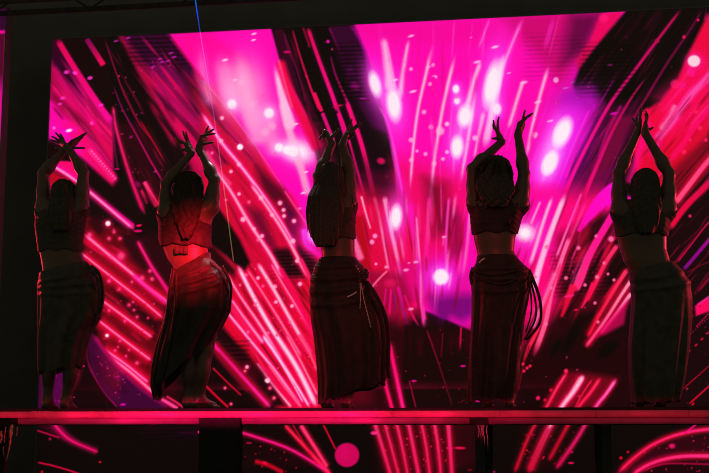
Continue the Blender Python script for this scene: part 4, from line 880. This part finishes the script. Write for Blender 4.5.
# 4
r4, s4, h4, A4 = dancer(498, .65, 'second dancer from right, curly dark hair, arms raised apart, skirt looped at hip',
    [[(475,201), (472.5,169,-.02), (501.5,142,.0)], [(520.5,203), (524,174,-.01), (518,135,.0)]],
    [hand((497.5,131), EY*.058+EX*.012, [(493.6,123,-.03), (493.4,120.6,-.01), (498.8,117.4,.015), (498,119.5,.035)], (492.3,138.6,-.03), .05),
     hand((521.5,123.5), EX*.036+EY*.045, [(532.6,113.2,-.03), (531.4,114.6,-.01), (525.2,110.4,.01), (524.4,112.2,.03)], (526.5,117.5,-.03), .05)],
    [(200,478,517,.07), (209,471,524,.095), (225,472,519,.105), (240,474,515,.10), (252,477,514,.09), (260,478,517,.095), (270,476,525,.115), (285,475,528,.13), (300,475,527,.13), (318,477,523,.11)],
    [[(489,305), (490,352), (487.5,400)], [(513,305), (513,352), (509.5,400)]], (494.5,176),
    [(157.5,489,502), (160.5,482,508), (166,477.5,511.5), (175,474.5,513.5), (185,474,514.5), (194,476,515.5), (203,481,512), (211,487,507)], 'hair_dark',
    dict(hem=246, neck=221, scoop=.03, shift=.10, straps=[((482,216,-.10),(477,203,-.06)), ((508,222,-.11),(517,204,-.07))]), dict(rows=[(256,477,516,.10,0), (262,476,521,.115,0), (270,472.5,528.5,.135,0), (282,471.5,531,.145,0), (300,471,529.5,.145,0), (320,470.5,525.5,.14,0), (345,469,522,.135,0), (375,468,519,.13,0), (402,467,515,.12,0)], yl=402, yr=398, seed=21,
      swags=[(.08,.02,-1.5,.010,.016), (.14,.035,-1.5,.012,.02), (.21,.05,-1.5,.010,.022)], amp=.018), 'cloth_red', 'top_red', hair_cut=dict(amp=.004, n=18, wave=2.5, freq=60, curl=.003))
sash(r4, A4, 'skirt_loop', [([(529,270,-.02),(534,282,-.02),(539,296,-.01),(541,310,0),(540,322,0),(534,332,0),(526,340,0)], 1.15), ([(528,272,-.05),(533,290,-.06),(536,306,-.05),(535,320,-.04),(528,334,-.03),(524,340,-.02)], .8), ([(528,276,-.08),(531,296,-.09),(531,314,-.07),(526,332,-.05)], .7)], .011, M['cloth_red'])
sash(r4, A4, 'hip_knot', [([(473.5,268,-.03),(471,276,-.05),(472,285,-.04)], 1.4)], .012, M['cloth_red'])
sash(r4, A4, 'hip_sash', [([(472,270,-.09),(486,274,-.145),(500,274,-.155),(515,271,-.14),(529,269,-.07)], 1), ([(474,273,-.11),(487,281,-.155),(502,284,-.165),(516,279,-.15),(528,272,-.08)], .8)], .010, M['cloth_red'])
b = MB(); b.tube(curve3([A4((479.5,263,-.10)), A4((482,260,-.12)), A4((484.5,258.5,-.115))]), .006, 6).build('hip_clasp', M['bead'], r4, label='pale clasp at the skirt waist')
rg = np.random.default_rng(9)
for pts in ([(486,161),(480,166),(476.5,174),(475.5,184),(477.5,194),(476.5,201)], [(489,160),(484,166),(481,175),(479.5,186),(481.5,197),(481,204)], [(494,159),(494.5,166),(493.5,174),(495.5,182),(495,190)], [(506,162),(510,170),(512,180),(511,190),(513,199)], [(498,160),(500,168),(499,177),(501,187),(500,198)]):
    b = MB()
    for ph in (0, math.pi):
        c = curve3([A4((x, y, -.108 - .012*math.sin(math.pi*min(1, (y-157)/30)) + (.035 if abs(x-494) > 11 else 0))) for x, y in pts], 10); q = np.arange(len(c))*.9 + ph
        c = c + np.stack([np.cos(q)*.005, np.sin(q)*.005, 0*q], -1); b.tube(c, np.linspace(.0075, .0045, len(c)), 6)
    b.build('twisted_strand', M['hair_brown'], h4)
# 5
r5, s5, h5, A5 = dancer(652, .62, 'rightmost dancer from behind, dark silhouette with palms pressed together high overhead',
    [[(619.5,210), (618.5,174,.0), (637.5,133,.02)], [(667.5,209), (669,174,.0), (645.5,134,-.02)]],
    [hand((640,121.5,.02), EY*.06, [(642,111,-.02), (640.6,108.6,.01), (641.5,109.6,.035), (640,112,.055)], (632.4,118.2,-.0), .04),
     hand((645.5,122.5,-.02), EY*-.058, [(645,114,.01), (646.2,111.6,-.02), (646.8,113,-.045), (645.5,115.5,-.06)], (653,127.6,-.01), .04)],
    [(203,624,664,.07), (212,615,671.5,.095), (225,615.5,669,.105), (238,617,666.5,.10), (250,620,666.5,.09), (262,624,670,.10), (272,628,680,.12), (285,631,687,.13), (300,632,689,.13), (318,633,687,.11)],
    [[(645,305), (643,352), (638.5,400)], [(673,305), (668,352), (661,400)]], (644.5,186),
    [(170,639.5,650.5), (173.5,634,656), (180,630.5,659.5), (190,629,660.5), (202,629.5,660.5), (215,630.5,660), (228,633,657), (237,637,653)], 'hair_dark',
    dict(hem=251, neck=214, scoop=.10), dict(rows=[(260,624,672,.105,0), (270,628,681,.13,0), (283,630.5,690,.145,0), (300,631,692,.145,0), (320,629.5,692,.14,0), (345,627.5,690,.135,0), (375,628,686,.13,0), (403,631,680,.12,0)], yl=403, yr=401, tl=272, tr=262, seed=33,
      swags=[(.07,.02,-1.5,.009,.018), (.14,.03,-1.3,.010,.02)]), 'cloth', 'top', hair_cut=dict(amp=.0025, n=24))
# ---------------------------------------------------------------- rigging above, and the thin blue beam
tr_ = thing('lighting_truss', tuple(at(354, 0, 2.0) + np.array([0, 0, .2])), 'black lighting truss across the top of the stage above the big screen', 'truss')
pz, x0, x1 = at(354, -14, 2.0)[2], at(-120, 0, 2.0)[0], at(860, 0, 2.0)[0]
for k, (dy, dz) in enumerate(((0, 0), (.3, 0), (0, .3), (.3, .3))):
    MB().tube([(x0, 2.0+dy, pz+dz+.03), (x1, 2.0+dy, pz+dz+.03)], .025, 10).build('chord', M['steel'], tr_)
n = 18
for dy in (0, .3):
    zig = [(x0+(x1-x0)*k/n, 2.0+dy, pz+.03+.3*(k % 2)) for k in range(n+1)]
    MB().tube(zig, .010, 6).build('lattice', M['steel'], tr_)
for x in (x0+.4, (x0+x1)/2, x1-.4): MB().tube([(x, 2.15, pz+.3), (x, 2.15, 7.8)], .006, 6).build('hanging_cable', M['steel'], tr_)
m = bpy.data.materials.new('blue_beam'); m.use_nodes = True; nt = m.node_tree; nt.nodes.clear()
out = nt.nodes.new('ShaderNodeOutputMaterial'); em = nt.nodes.new('ShaderNodeEmission'); tp = nt.nodes.new('ShaderNodeBsdfTransparent'); ad = nt.nodes.new('ShaderNodeAddShader')
tc = nt.nodes.new('ShaderNodeTexCoord'); sx = nt.nodes.new('ShaderNodeSeparateXYZ'); rp = nt.nodes.new('ShaderNodeValToRGB')
nt.links.new(tc.outputs['Generated'], sx.inputs[0]); nt.links.new(sx.outputs['Z'], rp.inputs['Fac'])
e = rp.color_ramp.elements; e[0].position = 0; e[0].color = (.10, .03, .02, 1); e[1].position = 1; e[1].color = (0, .12, .18, 1)
for p, c in ((.12, (.05, .05, .01, 1)), (.55, (.03, .015, .08, 1)), (.88, (.01, .02, .16, 1)), (.93, (0, .03, .60, 1))):
    q = e.new(p); q.color = c
nt.links.new(rp.outputs['Color'], em.inputs['Color']); nt.links.new(em.outputs[0], ad.inputs[0]); nt.links.new(tp.outputs[0], ad.inputs[1]); nt.links.new(ad.outputs[0], out.inputs['Surface'])
bp = curve3([at(194.5, -6, 1.9), at(200, 31, 1.9), at(216, 130, 1.9), at(233.5, 261, 1.9)], 6)
o = MB().tube(bp, .0042, 6).build('light_beam', m); tag(o, 'thin blue light beam slanting down from above, left of the second dancer to her right shoulder level', 'light beam')
